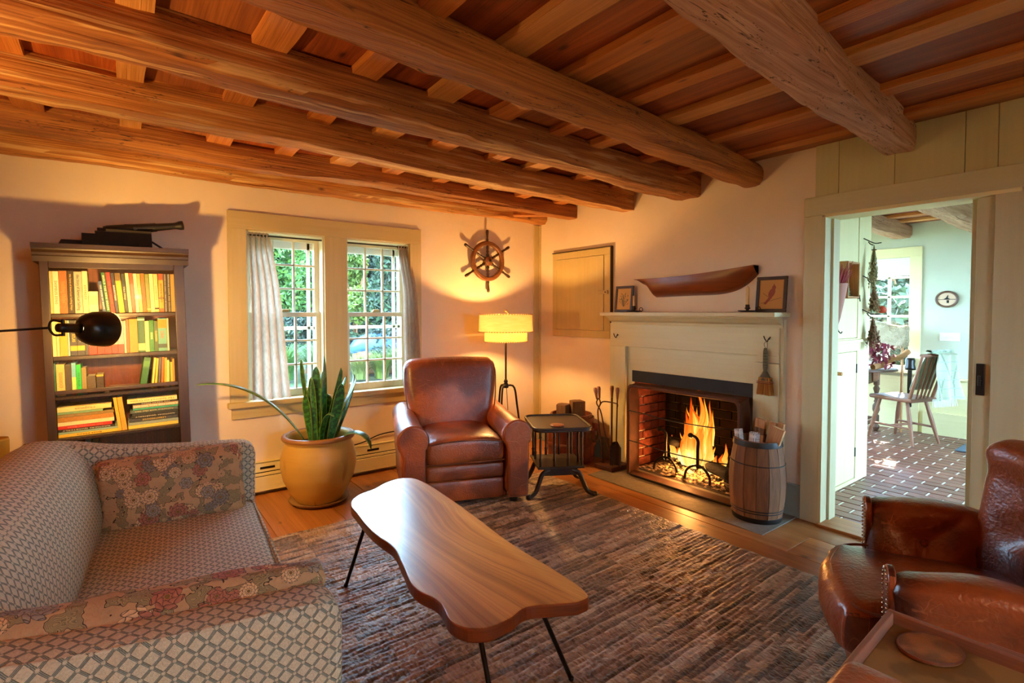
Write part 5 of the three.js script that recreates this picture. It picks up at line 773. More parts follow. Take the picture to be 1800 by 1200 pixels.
// ---------- sofa ----------
{
  const o = thing('loveseat_sofa', 'cream and grey-green lozenge weave loveseat sofa', 'sofa', [0.43, 0.012, -1.885], -0.079), W = 0.825, Z = (g, s) => g;
  const armS = new THREE.Shape(); armS.moveTo(-0.02, 0.1); armS.lineTo(-0.005, 0.4); armS.lineTo(0, 0.64); armS.quadraticCurveTo(0.002, 0.705, -0.06, 0.712); armS.bezierCurveTo(-0.3, 0.725, -0.5, 0.74, -0.62, 0.775); armS.quadraticCurveTo(-0.72, 0.8, -0.8, 0.79); armS.lineTo(-0.86, 0.6); armS.lineTo(-0.86, 0.1); armS.closePath();
  for (const s of [-1, 1]) {
    const a = part('arm', tri(ext(armS, 0.11, 0.026, 5, 16).translate(0, 0, s < 0 ? -W : W - 0.11), 0), M.sofa, o);
    const pip = armS.getPoints(12).filter((p) => p.y > 0.15).map((p) => V(p.x - 0.01, p.y - 0.006, s * (W - 0.012))); part('piping', tri(tube(pip, 0.0055, 90, 6), 0), M.sofa, a);
  }
  part('seat_cushion', tri(puff(0.62, 0.2, 2 * (W - 0.115), 0.055, [16, 10, 26], (q, x, y, z) => { if (y > 0) q.y += 0.018 * (1 - x * x) * (1 - z ** 4) + 0.0025 * Math.sin(q.z * 42 + 2 * n3(q.x * 3, q.z * 3, 0, 3)) * (1 - x * x) * sm(0.55, 0.0, z); }).translate(-0.315, 0.36, 0), 0), M.sofa, o);
  part('cushion_piping', tri(J(tube([[-0.018, 0.445, -W + 0.13], [-0.012, 0.452, 0], [-0.018, 0.445, W - 0.13]], 0.0055, 40, 6), tube([[-0.016, 0.275, -W + 0.13], [-0.01, 0.272, 0], [-0.016, 0.275, W - 0.13]], 0.0055, 40, 6)), 2), M.sofa, o);
  part('front_rail', tri(bb(-0.7, -0.02, 0.1, 0.27, -W + 0.1, W - 0.1, 0.02), 2), M.sofa, o);
  const bp = [[-0.6, 0.25], [-0.565, 0.4], [-0.548, 0.5], [-0.56, 0.6], [-0.6, 0.71], [-0.66, 0.785], [-0.73, 0.815], [-0.8, 0.8], [-0.87, 0.74], [-0.9, 0.6], [-0.91, 0.35], [-0.9, 0.1]];
  const bc = new THREE.SplineCurve(bp.map(([x, y]) => new THREE.Vector2(x, y))).getPoints(60), bs = new THREE.Shape([...bc, new THREE.Vector2(-0.6, 0.1)]);
  const bg = ext(bs, 2 * W - 0.19, 0.03, 4).translate(0, 0, -W + 0.095); part('backrest', tri(bg, 2), M.sofa, o);
  for (const [x, z] of [[-0.06, -0.74], [-0.06, 0.74], [-0.82, -0.74], [-0.82, 0.74]]) part('leg', lathe([[0, 0], [0.018, 0], [0.026, 0.1], [0, 0.1]], 12).translate(x, 0, z), M.darkWood, o);
}
function pillow(w, h, t, seed) {
  const n = 28, m = 20, g = new THREE.BoxGeometry(w, h, t, n, m, 2);
  def(g, (q) => { const x = q.x / (w / 2), y = q.y / (h / 2), s = Math.sign(Math.round(q.z / t * 4)); const k = Math.pow(Math.max(0, (1 - x ** 4) * (1 - y ** 4)), 0.5); q.z = s * t / 2 * (0.06 + 0.94 * k * (0.9 + 0.15 * n3(x * 2, y * 2, s, seed))) + 0.008 * n3(x * 5, y * 4, 1, seed + 3); q.x *= 1 - 0.04 * (1 - y * y) * Math.abs(x); q.y *= 1 - 0.05 * (1 - x * x) * Math.abs(y); const cr = Math.max(0, Math.abs(x) + Math.abs(y) - 1.75); q.x *= 1 - 0.25 * cr; q.y *= 1 - 0.25 * cr; });
  return soft(g);
}
{
  const p = single('floral_pillow', tri(pillow(0.53, 0.31, 0.17, 3), 0, 1, [0.3, 0.2]), M.floral, 'floral tapestry pillow leaning on the far sofa arm', 'pillow', [0.165, 0.592, -2.545], -0.079, 'floral sofa pillows'); p.rotation.set(-0.3, -0.1, 0.03, 'YXZ');
  const q = single('floral_pillow', tri(pillow(0.68, 0.36, 0.17, 9), 0, 1, [0.7, 0.5]), M.floral, 'floral tapestry pillow standing against the near sofa arm', 'pillow', [0.03, 0.60, -1.262], -0.079, 'floral sofa pillows'); q.rotation.set(0.22, -0.079, -0.09, 'YXZ');
}
// candle on a little stand at the left edge
{
  const o = thing('candle_table', 'small round metal pedestal stand behind the sofa at the left edge', 'stand', [-0.465, 0.001, -3.33]);
  part('top', lathe([[0, 0.6], [0.075, 0.6], [0.08, 0.607], [0.076, 0.612], [0, 0.612]], 30), M.brass, o); part('stem', rod(V(0, 0.02, 0), V(0, 0.6, 0), 0.01), M.brass, o); part('foot', lathe([[0, 0], [0.1, 0], [0.1, 0.01], [0.02, 0.02], [0, 0.02]], 24), M.brass, o);
  const c = thing('pillar_candle', 'thick yellow pillar candle at the left edge of the picture', 'candle', [-0.465, 0.614, -3.33]); const wx = part('wax', lathe([[0, 0], [0.04, 0], [0.04, 0.11], [0.037, 0.122], [0.03, 0.112], [0, 0.11]], 28), mat({ color: '#e8c24a', roughness: 0.5 }), c); part('wick', rod(V(0, 0.11, 0), V(0.002, 0.125, 0), 0.0015, 0.0015, 5), M.black, wx);
}

// torchiere standing behind the sofa, out of the picture: its light falls on the joists at the upper left
{
  const o = thing('torchiere_lamp', 'brass torchiere lamp with upturned bowl behind the sofa, beyond the left edge', 'lamp', [-1.05, 0.001, -1.95]);
  part('bowl', lathe([[0, 1.37], [0.03, 1.37], [0.1, 1.4], [0.15, 1.46], [0.17, 1.52], [0.167, 1.52], [0.146, 1.462], [0.098, 1.404], [0.03, 1.376], [0, 1.376]], 40), M.brass, o);
  part('bulb', ball(0.03, 0, 1.45, 0), mat({ color: '#ffffff', emissive: new THREE.Color().setRGB(1, 0.7, 0.35), emissiveIntensity: 6 }), o);
  part('pole', rod(V(0, 0.02, 0), V(0, 1.4, 0), 0.011), M.brass, o); part('base', lathe([[0, 0], [0.14, 0], [0.14, 0.012], [0.03, 0.026], [0, 0.026]], 30), M.brass, o);
  const l = new THREE.PointLight(new THREE.Color().setRGB(1, 0.56, 0.17), 7, 0, 2); l.position.set(0, 1.45, 0); l.castShadow = true; l.shadow.radius = 1.5; o.add(l);
}

// lamp behind the camera: it lights the near sofa arm, the door boards and the broad beam
{
  const o = thing('paper_shade_lamp', 'floor lamp with wide paper drum shade standing behind the camera', 'lamp', [0.2, 0.001, 1.45]);
  part('shade', lathe([[0.27, 1.36], [0.26, 1.7]], 40), mat({ color: '#e8d8b8', roughness: 0.9, transmission: 0.4, thickness: 0, side: THREE.DoubleSide }), o);
  part('bulb', ball(0.03, 0, 1.53, 0), mat({ color: '#ffffff', emissive: new THREE.Color().setRGB(1, 0.78, 0.5), emissiveIntensity: 6 }), o);
  part('pole', rod(V(0, 0.02, 0), V(0, 1.5, 0), 0.011), M.brass, o); part('base', lathe([[0, 0], [0.15, 0], [0.15, 0.012], [0.03, 0.026], [0, 0.026]], 30), M.brass, o);
  const l = new THREE.PointLight(new THREE.Color().setRGB(1, 0.7, 0.36), 9, 0, 2); l.position.set(0, 1.53, 0); l.castShadow = true; l.shadow.radius = 1.5; o.add(l);
}
// ---------- tufted swivel chair, right foreground ----------
{
  const TH = 203 * PI / 180, o = thing('tufted_leather_chair', 'dark brown button-tufted leather armchair on casters at the right', 'armchair', [2.1, 0.016, -0.29], TH);
  // local +z is the front of the chair, local +x the arm nearer to the camera
  part('seat_cushion', tri(puff(0.5, 0.17, 0.66, 0.07, [26, 12, 26], (q, x, y, z) => { const f = sm(0.2, 1, z); q.x *= 1 + 0.14 * sm(0.45, 0.9, z) - 0.16 * sm(0.9, 1, z); if (y > 0) q.y += 0.025 * (1 - x * x) * (1 - z * z); q.y -= 0.02 * f * (y > 0 ? 1 : 0) * x * x; if (z > 0.8) q.z += 0.045 * (1 - x * x) + 0.004 * Math.sin(q.x * 130) * sm(0.8, 0.95, z); q.y += y > 0.4 ? 0.004 * n3(q.x * 8, q.z * 20, 1, 5) : 0; }).translate(0, 0.36, 0.13), 0), M.leather2, o);
  part('seat_piping', tube([[-0.24, 0.44, -0.1], [-0.265, 0.437, 0.3], [-0.24, 0.43, 0.41], [-0.12, 0.435, 0.455], [0, 0.437, 0.47], [0.12, 0.435, 0.455], [0.24, 0.43, 0.41], [0.265, 0.437, 0.3], [0.24, 0.44, -0.1]], 0.005, 90, 6), M.leather, o);
  part('seat_base', tri(puff(0.56, 0.12, 0.6, 0.04, [14, 6, 14], (q, x, y, z) => { if (z > 0.7) q.z += 0.03 * (1 - x * x); }).translate(0, 0.25, 0.11), 0), M.leather2, o);
  for (const s of [-1, 1]) {
    const buttons = [[0.04, 0.08], [0.02, -0.11]];
    const a = puff(0.13, 0.33, 0.5, 0.05, [14, 30, 46], (q, x, y, z) => {
      // inner face is at -s; deep buttons with folds running down and across
      const inner = -s * x > 0.2 ? sm(0.2, 0.6, -s * x) : 0;
      for (const [by, bz] of buttons) { const dy = q.y - by, dz = q.z - bz, r = Math.hypot(dy, dz); q.x += s * inner * (0.03 * Math.exp(-r * r / 0.004) + 0.012 * Math.exp(-dz * dz / 0.0004) * sm(0.0, -0.03, dy) + 0.011 * Math.exp(-Math.pow((dy - 0.5 * dz) / 0.02, 2)) * Math.exp(-r / 0.12) + 0.011 * Math.exp(-Math.pow((dy + 0.9 * dz) / 0.02, 2)) * sm(-0.01, 0.04, dy)); }
      q.x -= s * inner * 0.018 * (0.5 + 0.5 * Math.sin(q.z * 18 + 0.6)); q.y += 0.012 * Math.sin(q.z * 14 + 1) * sm(0.2, 0.9, y) - 0.02 * sm(-0.2, -1, z) * (y > 0 ? 1 : 0); q.x += s * 0.035 * sm(-0.2, 1, y);
    });
    const arm = part('arm', tri(a.translate(s * 0.295, 0.44, 0.10), 2), M.leather2, o);
    for (const [by, bz] of buttons) part('button', ball(0.013, s * 0.295 - s * 0.034, 0.44 + by, 0.10 + bz), M.leather, arm);
    const ft = new THREE.Shape(); ft.moveTo(-0.03, -0.16); ft.lineTo(0.03, -0.16); ft.quadraticCurveTo(0.035, 0.0, 0.055, 0.1); ft.quadraticCurveTo(0.055, 0.17, 0, 0.172); ft.quadraticCurveTo(-0.055, 0.17, -0.05, 0.1); ft.quadraticCurveTo(-0.03, 0, -0.03, -0.16);
    part('arm_front', tri(ext(ft, 0.02, 0.006, 3).translate(s * 0.31, 0.432, 0.334), 1), M.leather2, arm);
    const nails = []; const pts = ft.getSpacedPoints(56); for (const p of pts) if (p.y > -0.158) nails.push(flat(new THREE.SphereGeometry(0.0042, 7, 5)).translate(p.x * 0.84 + s * 0.31, p.y * 0.95 + 0.432, 0.355)); part('nailhead_trim', J(nails), M.chrome, arm);
  }
  part('backrest', tri(puff(0.62, 0.62, 0.17, 0.08, [26, 26, 10], (q, x, y, z) => { if (z > 0) { for (const [bx1, by1] of [[-0.14, 0.02], [0.14, 0.02], [0, 0.14], [0, -0.12], [-0.14, -0.2], [0.14, -0.2]]) { const r2 = (q.x - bx1) ** 2 + (q.y - by1) ** 2; q.z -= 0.045 * Math.exp(-r2 / 0.0016) * sm(0, 0.6, z); } q.z += 0.03 * sm(0.45, 0.9, y) * (1 - x * x * 0.5); q.z -= 0.02 * Math.exp(-Math.pow((q.y - 0.19) / 0.012, 2)); } q.z += 0.13 * x * x; }).rotateX(-0.12).translate(0, 0.565, -0.14), 1), M.leather2, o);
  part('swivel_column', rod(V(0, 0.07, 0.05), V(0, 0.2, 0.05), 0.03), M.iron, o);
  for (let k = 0; k < 4; k++) { const a = k * PI / 2 + 0.75, c = Math.cos(a), s = Math.sin(a), leg = part('base_leg', tri(J(rod(V(0, 0.11, 0.05), V(c * 0.28, 0.075, 0.05 + s * 0.28), 0.022, 0.016, 8)), 0), M.blackWood, o); part('caster', J(flat(new THREE.CylinderGeometry(0.027, 0.027, 0.03, 16).rotateZ(PI / 2)).translate(c * 0.28, 0.027, 0.05 + s * 0.28), rod(V(c * 0.28, 0.04, 0.05 + s * 0.28), V(c * 0.28, 0.08, 0.05 + s * 0.28), 0.008)), M.iron, leg); }
}
// ---------- tray table, right bottom ----------
const TY = 0.585;
{
  const o = thing('tray_table', 'wooden tray table with raised rim in the right foreground', 'table', [1.125, 0, -0.085], 0.04), w = 0.66, d = 0.62;
  const tm = mat({ map: tex(512, 512, (u, v) => { const t = fbm(u, v, 4, 4, 301, 5), s = sm(0.52, 0.62, fbm(u, v, 7, 7, 303, 4)); return mix3(mix3(rgb('#86602f'), rgb('#6c4820'), t), rgb('#a87c40'), s * 0.6); }, true, [1.4, 1.4]), roughness: 0.45 });
  part('tray_bed', tri(bx(w, 0.012, d, 0, TY - 0.012, 0, 0.002)), tm, o);
  part('rim', tri(bb(-w / 2, w / 2, TY - 0.02, TY + 0.026, -d / 2 - 0.014, -d / 2, 0.004), 0), M.chairWood, o); part('rim', tri(bb(-w / 2, w / 2, TY - 0.02, TY + 0.026, d / 2, d / 2 + 0.014, 0.004), 0), M.chairWood, o);
  part('rim', tri(bb(w / 2, w / 2 + 0.014, TY - 0.02, TY + 0.026, -d / 2 - 0.014, d / 2 + 0.014, 0.004), 2), M.chairWood, o); part('rim', tri(bb(-w / 2 - 0.014, -w / 2, TY - 0.02, TY + 0.026, -d / 2 - 0.014, d / 2 + 0.014, 0.004), 2), M.chairWood, o);
  const rib = []; for (let k = 0; k < 5; k++) rib.push(rod(V(w / 2 + 0.024 + k * 0.0085, TY + 0.004, -d / 2 + 0.16), V(w / 2 + 0.024 + k * 0.0085, TY + 0.004, -d / 2 + 0.42), 0.006)); part('reeded_grip', tri(J(rib, bb(w / 2 + 0.014, w / 2 + 0.064, TY - 0.02, TY + 0.002, -d / 2 + 0.16, -d / 2 + 0.42)), 2), M.chairWood, o);
  for (const sx of [-1, 1]) for (const sz of [-1, 1]) part('leg', tri(bb(sx * 0.28 - 0.016, sx * 0.28 + 0.016, 0.014, TY - 0.012, sz * 0.25 - 0.016, sz * 0.25 + 0.016), 1), M.chairWood, o);
  const c = thing('oval_coaster', 'oval brown leather coaster lying on the tray table', 'coaster', [1.385, TY + 0.001, -0.325], -0.35); part('leather_pad', tri(lathe([[0, 0], [0.066, 0], [0.068, 0.004], [0.066, 0.008], [0, 0.008]], 36).scale(1, 1, 0.78), 0, 6), M.leatherPale, c); part('stitched_edge', flat(new THREE.TorusGeometry(0.066, 0.003, 6, 40).rotateX(PI / 2)).scale(1, 1, 0.78).translate(0, 0.006, 0), M.leather, c);
}
// leather case lying on the tray at the bottom edge
{
  const o = thing('leather_case', 'rounded reddish leather case lying on the tray table at the bottom edge', 'case', [1.0, TY + 0.001, -0.33], 0.06);
  part('case_body', tri(puff(0.26, 0.066, 0.115, 0.03, [18, 10, 12], (q, x, y, z) => { if (y > 0) q.y += 0.006 * (1 - x * x); }).translate(0, 0.034, 0), 0), M.leather, o);
  part('flap_seam', tube([[-0.12, 0.036, 0.057], [0, 0.036, 0.0585], [0.1, 0.036, 0.056], [0.128, 0.036, 0.03], [0.13, 0.036, 0], [0.128, 0.036, -0.03], [0.1, 0.036, -0.056], [-0.12, 0.036, -0.057]], 0.0022, 60, 6), M.leather2, o);
}
// ---------- kitchen beyond the doorway ----------
const KX0 = 3.6, KX1 = 7.0, KZ0 = -3.4, KZ1 = 1.6, KH = 2.3;
{
  const W0 = -2.75, W1 = -1.9, w = struct('wall_kitchen_far', tri(rightG(holed(rect(-KZ1 - 0.1, -KZ0 + 0.1, -0.15, 2.6), [rect(-W1, -W0, 0.68, 1.93)], 0.16)).translate(KX1, 0, 0), 1), M.kitchenWall, 'pale green kitchen wall with window');
  struct('wall_kitchen_side', tri(holed(rect(3.6, 7.2, -0.15, 2.6), [rect(4.4, 6.6, 0.7, 2.0)], 0.14).translate(0, 0, KZ1), 0), M.kitchenWall);  // unseen opening, added to let daylight into the kitchen
  struct('wall_kitchen_back', tri(holed(rect(3.6, 7.2, -0.15, 2.6), [rect(5.0, 6.8, 0.7, 2.1)], 0.14).translate(0, 0, KZ0 - 0.14), 0), M.kitchenWall);  // another out-of-view opening, added for kitchen daylight
  struct('wall_kitchen_near', tri(J(bb(KX0 - 0.0, KX0 + 0.02, -0.1, 2.5, KZ0, -2.95, 0), bb(KX0, KX0 + 0.02, 2.0, 2.5, -1.5, KZ1, 0), bb(KX0, KX0 + 0.02, 0, 2.0, -0.4, KZ1, 0)), 1), M.kitchenWall);
  const t = struct('trim_5', null, null, 'cream kitchen window casing'), x = KX1 - 0.02;
  part('side_casing', tri(bb(x, KX1, 0.62, 1.93, W1, W1 + 0.11), 1), M.kitchenCream, t); part('side_casing', tri(bb(x, KX1, 0.62, 1.93, W0 - 0.11, W0), 1), M.kitchenCream, t); part('head_casing', tri(bb(x, KX1, 1.93, 2.04, W0 - 0.11, W1 + 0.11), 2), M.kitchenCream, t);
  part('window_stool', tri(bb(x - 0.06, KX1 + 0.05, 0.64, 0.68, W0 - 0.1, W1 + 0.1), 2), M.kitchenCream, t); part('roller_blind', tri(bb(KX1 + 0.03, KX1 + 0.04, 1.73, 1.93, W0, W1), 2), M.white, t);
  const k = struct('window_5', null, null, 'kitchen sash window'), fr = []; const zs = [W0, W0 + 0.212, W0 + 0.425, W0 + 0.637, W1];
  for (const z of zs) fr.push(bb(KX1 + 0.06, KX1 + 0.09, 0.68, 1.93, z - 0.014, z + 0.014)); for (const y of [0.7, 0.98, 1.27, 1.49, 1.71, 1.92]) fr.push(bb(KX1 + 0.06, KX1 + 0.09, y - 0.012, y + 0.012, W0, W1)); part('sash', tri(J(fr), 1), M.sash, k);
  for (let i = 0; i < 4; i++) for (const [a, b] of [[0.7, 0.98], [0.98, 1.27], [1.27, 1.49], [1.49, 1.71], [1.71, 1.92]]) part('pane', bb(KX1 + 0.072, KX1 + 0.074, a + 0.012, b - 0.012, zs[i] + 0.014, zs[i + 1] - 0.014, 0), M.glass, k);
  const wn = struct('trim_6', null, null, 'cream kitchen wainscot with ledge');
  part('panel', tri(bb(KX1 - 0.015, KX1, 0.0, 0.6, -1.79, 0.5), 2), M.kitchenCream, wn); part('ledge', tri(bb(KX1 - 0.05, KX1, 0.6, 0.622, -1.79, 0.5), 2), M.kitchenCream, wn); part('kick_board', tri(bb(KX1 - 0.05, KX1 - 0.015, 0, 0.24, -1.75, 0.5), 2), M.kitchenCream, wn); part('kick_board', tri(bb(KX1 - 0.03, KX1, 0, 0.6, -3.2, -1.79), 2), M.kitchenCream, wn);
}
// brick floor, laid brick by brick
{
  const bm = ['#94564a', '#864a3e', '#a06050', '#7c483c'].map((c, i) => mat({ map: tex(128, 128, (u, v) => mix3(rgb(c), rgb('#54352c'), 0.8 * fbm(u, v, 5, 5, 310 + i, 4)), true, [4, 4]), roughness: 0.34, bumpMap: i ? null : tex(128, 128, (u, v) => fbm(u, v, 8, 8, 320, 3), false, [4, 4]), bumpScale: 0.002 }));
  const f = struct('floor_kitchen', bb(KX0, KX1, -0.15, -0.012, KZ0, KZ1, 0), mat({ color: '#2a1e1a', roughness: 0.9 }), 'red brick kitchen floor');
  const pale = [], far = []; const L = 0.205, W = 0.1, geo = [0, 1, 2].map((k) => tri(bx(W - 0.008, 0.03, L - 0.014, 0, 0, 0, 0.004), 2, 1, [k * 0.3, k * 0.4])); let n = 0;
  for (let i = 0; i * W < KX1 - KX0 - 0.01; i++) {
    const x = KX0 + W / 2 + i * W, off = (i % 2) * L / 2; const zr = (x - KX0) / 3.4, za = lerp(-1.6, -2.5, zr), zb = lerp(-0.55, -0.95, clamp(zr * 1.2));
    for (let j = -17; j < 9; j++) { const z = j * L + off; if (z < KZ0 + 0.1 || z > KZ1 - 0.1) continue; const y = -0.034 + 0.003 * hsh(i, j, 331);
      if (z > za && z < zb && n < 296) { const b = part('brick', geo[Math.floor(hsh(i, j, 333) * 3)], bm[Math.floor(hsh(i, j, 335) * 4)], f); b.position.set(x, y, z); b.rotation.z = (hsh(i, j, 337) - 0.5) * 0.02; b.rotation.x = (hsh(i, j, 339) - 0.5) * 0.01; n++; } else far.push(geo[0].clone().translate(x, y, z));
      pale.push(bb(x - W / 2 + 0.008, x + W / 2 - 0.008, -0.03, -0.004, z + L / 2 - 0.005, z + L / 2 + 0.005, 0)); } }
  const r = part('outer_bricks', J(far), bm[0], f); r.userData.kind = 'stuff'; part('pale_joints', J(pale), mat({ color: '#d8d2c8', roughness: 0.5 }), f);  // last mesh: a pale strip at each brick end
}
const kc = struct('ceiling_kitchen', bb(KX0 - 0.0, KX1 + 0.16, KH + 0.024, KH + 0.2, KZ0 - 0.14, KZ1 + 0.14, 0), M.board[1], 'kitchen board ceiling');
for (let i = 0; i < 9; i++) { part('ceiling_board', tri(bb(KX0 + i * 0.38 + 0.001, KX0 + (i + 1) * 0.38 - 0.001, KH, KH + 0.024, KZ0, KZ1, 0.002), 2, 1, [i * 0.3, i * 0.2]), M.board[i % 4], kc); part('batten', tri(bb(KX0 + i * 0.38 - 0.05, KX0 + i * 0.38 + 0.05, KH - 0.03, KH, KZ0, KZ1, 0.004), 2, 1, [i * 0.3, i * 0.5]), M.batten[i % 3], kc); }
struct('ceiling_beam', hewn(KX0 + 0.02, KX1, 0.17, 0.16, { seed: 33, zf: () => -1.98, yf: () => 2.14 + 0.08 }), M.bigBeam, 'kitchen joist above the window'); struct('ceiling_beam', hewn(KX0 + 0.02, KX1, 0.17, 0.17, { seed: 35, zf: () => -1.29, yf: () => 2.13 + 0.08 }), M.bigBeam, 'kitchen joist nearer the doorway');
// chimney cupboard at the left of the kitchen
{
  const z = -1.55, o = struct('chimney_cupboard', null, null, 'cream built-in kitchen cupboard'), x0 = 3.601, x1 = 4.76;
  part('carcass', tri(J(bb(4.03, x1, 0, KH, -3.3, z - 0.04, 0), bb(x0, x1, 0, KH, z - 0.04, z - 0.02, 0)), 1), M.kitchenCream, o);
  part('frame', tri(J(bb(x0, 3.68, 0, KH, z - 0.02, z), bb(4.52, x1, 0, KH, z - 0.02, z), bb(3.68, 4.52, 2.16, KH, z - 0.02, z), bb(3.68, 4.52, 1.02, 1.12, z - 0.02, z), bb(3.68, 4.52, 0, 0.03, z - 0.02, z)), 1), M.kitchenCream, o);
  part('shelf_moulding', tri(bb(x0, x1 + 0.015, 1.085, 1.11, z - 0.02, z + 0.02), 0), M.kitchenCream, o);
  const u = part('upper_door', tri(bb(3.684, 4.516, 1.124, 2.156, z - 0.016, z - 0.004), 1), M.kitchenCream, o), l = part('lower_door', tri(bb(3.684, 4.516, 0.034, 1.016, z - 0.016, z - 0.004), 1), M.kitchenCream, o);
  part('knob', tri(rod(V(4.16, 0.87, z - 0.004), V(4.16, 0.87, z + 0.03), 0.014), 2), M.splitWood, l); for (const y of [0.2, 0.85]) part('hinge', bb(4.51, 4.525, y, y + 0.07, z - 0.006, z + 0.002), M.iron, l);
  part('latch', J(bb(4.505, 4.525, 1.42, 1.45, z - 0.004, z + 0.012), rod(V(4.515, 1.435, z + 0.01), V(4.515, 1.4, z + 0.014), 0.004)), M.iron, u);
}
// dried bunches on bent hooks
[[1.83, 'dried herb garland hanging from the top hook of the kitchen cupboard', 0.34, '#8a7a4e', 0], [1.54, 'dried flower bunch with red tip hanging from the middle cupboard hook', 0.24, '#8a6a44', 1], [1.28, 'brown dried herb bunch hanging from the lowest cupboard hook', 0.26, '#7a5638', 2]].forEach(([y, lab, len, c, kind], i) => {
  const z = -1.55, x = 4.64, hk = single('forked_hook', J(tube([[x - 0.04, y + 0.06, z], [x - 0.03, y + 0.04, z + 0.03], [x + 0.02, y + 0.02, z + 0.06], [x + 0.05, y + 0.025, z + 0.09]], 0.004, 16, 5), tube([[x - 0.03, y + 0.03, z + 0.03], [x - 0.05, y + 0.01, z + 0.05], [x - 0.055, y + 0.0, z + 0.07]], 0.004, 12, 5)), M.iron, ['upper', 'middle', 'lower'][i] + ' forked twig hook on the kitchen cupboard', 'hook');
  const o = thing('dried_bunch', lab, 'dried flowers', [x + 0.01, y, z + 0.055]); part('tie', flat(new THREE.TorusGeometry(0.014, 0.004, 6, 12).rotateX(PI / 2)).translate(0, -0.03, 0), M.bark, o);
  const st = [], lf = []; for (let k = 0; k < 60; k++) { const a = rr(0, 6.28), sp = rr(0.01, kind === 2 ? 0.075 : 0.05), l = len * rr(0.6, 1), bend = kind === 0 ? -0.05 * Math.sin(l * 6) : 0; const e = V(Math.cos(a) * sp + bend, -l, Math.sin(a) * sp * 0.7 + 0.01); st.push(rod(V(0, 0.01, 0), e, 0.0016, 0.001, 4)); for (let q = 0; q < 4; q++) { const t = rr(0.4, 1); lf.push(flat(new THREE.TetrahedronGeometry(rr(0.006, 0.012), 0)).scale(1, 1.5, 0.6).translate(e.x * t + rr(-0.008, 0.008), e.y * t, e.z * t + rr(-0.008, 0.008))); } }
  const sp = part('stems', J(st), mat({ color: c, roughness: 0.9 }), o), lp = part('seed_heads', J(lf), mat({ color: kind === 0 ? '#a09060' : c, roughness: 0.9 }), o); sp.userData.kind = lp.userData.kind = 'stuff';
  if (kind === 1) part('red_bloom', J(ball(0.03, 0.09, -0.2, 0.03, 10, 8).scale(1, 1, 1), ball(0.024, 0.13, -0.205, 0.03, 10, 8)), mat({ color: '#c0401e', roughness: 0.7 }), o);
});
{ // shadow box picture and twig cone on the cupboard
  const z = -1.55, o = thing('shadow_box_picture', 'small deep wooden box frame with a pine tree picture on the kitchen cupboard', 'picture', [4.24, 1.42, z - 0.003]);
  part('box_frame', tri(J(bx(0.21, 0.014, 0.07, 0, 0, 0.035), bx(0.21, 0.014, 0.07, 0, 0.25, 0.035), bx(0.014, 0.25, 0.07, -0.098, 0.007, 0.035), bx(0.014, 0.25, 0.07, 0.098, 0.007, 0.035)), 0), M.splitWood, o); part('picture_panel', tri(bx(0.19, 0.24, 0.006, 0, 0.01, 0.004, 0)), mat({ color: '#c98a48', roughness: 0.8 }), o);
  const tr = []; for (let k = 0; k < 5; k++) tr.push(flat(new THREE.ConeGeometry(0.05 - k * 0.008, 0.035, 12)).scale(1, 1, 0.3).translate(0.045, 0.04 + k * 0.022, 0.014)); part('pine_cutout', J(tr), mat({ color: '#5a6a4a', roughness: 0.9 }), o);
  const c = thing('twig_cone', 'pinkish wall cone filled with red twigs beside the box picture', 'wall vase', [4.03, 1.22, z + 0.04]); part('cone', lathe([[0.004, 0], [0.02, 0.06], [0.045, 0.2], [0.06, 0.3], [0.057, 0.3], [0.04, 0.2], [0, 0.02]], 20), mat({ color: '#b07a6a', roughness: 0.7 }), c);
  const tw = []; for (let k = 0; k < 26; k++) { const a = rr(0, 6.28), s = rr(0.02, 0.1); tw.push(rod(V(0, 0.24, 0), V(Math.cos(a) * s + 0.04, 0.4 + rr(-0.06, 0.06), Math.abs(Math.sin(a)) * s * 0.7), 0.004, 0.002, 5)); } const t2 = part('red_twigs', J(tw), mat({ color: '#9a2a2e', roughness: 0.7 }), c); t2.userData.kind = 'stuff'; part('iron_curl', tube([[0, 0.0, 0], [-0.01, -0.03, 0.01], [0.01, -0.05, 0.02], [0.03, -0.04, 0.02]], 0.004, 16, 5), M.iron, c);
}
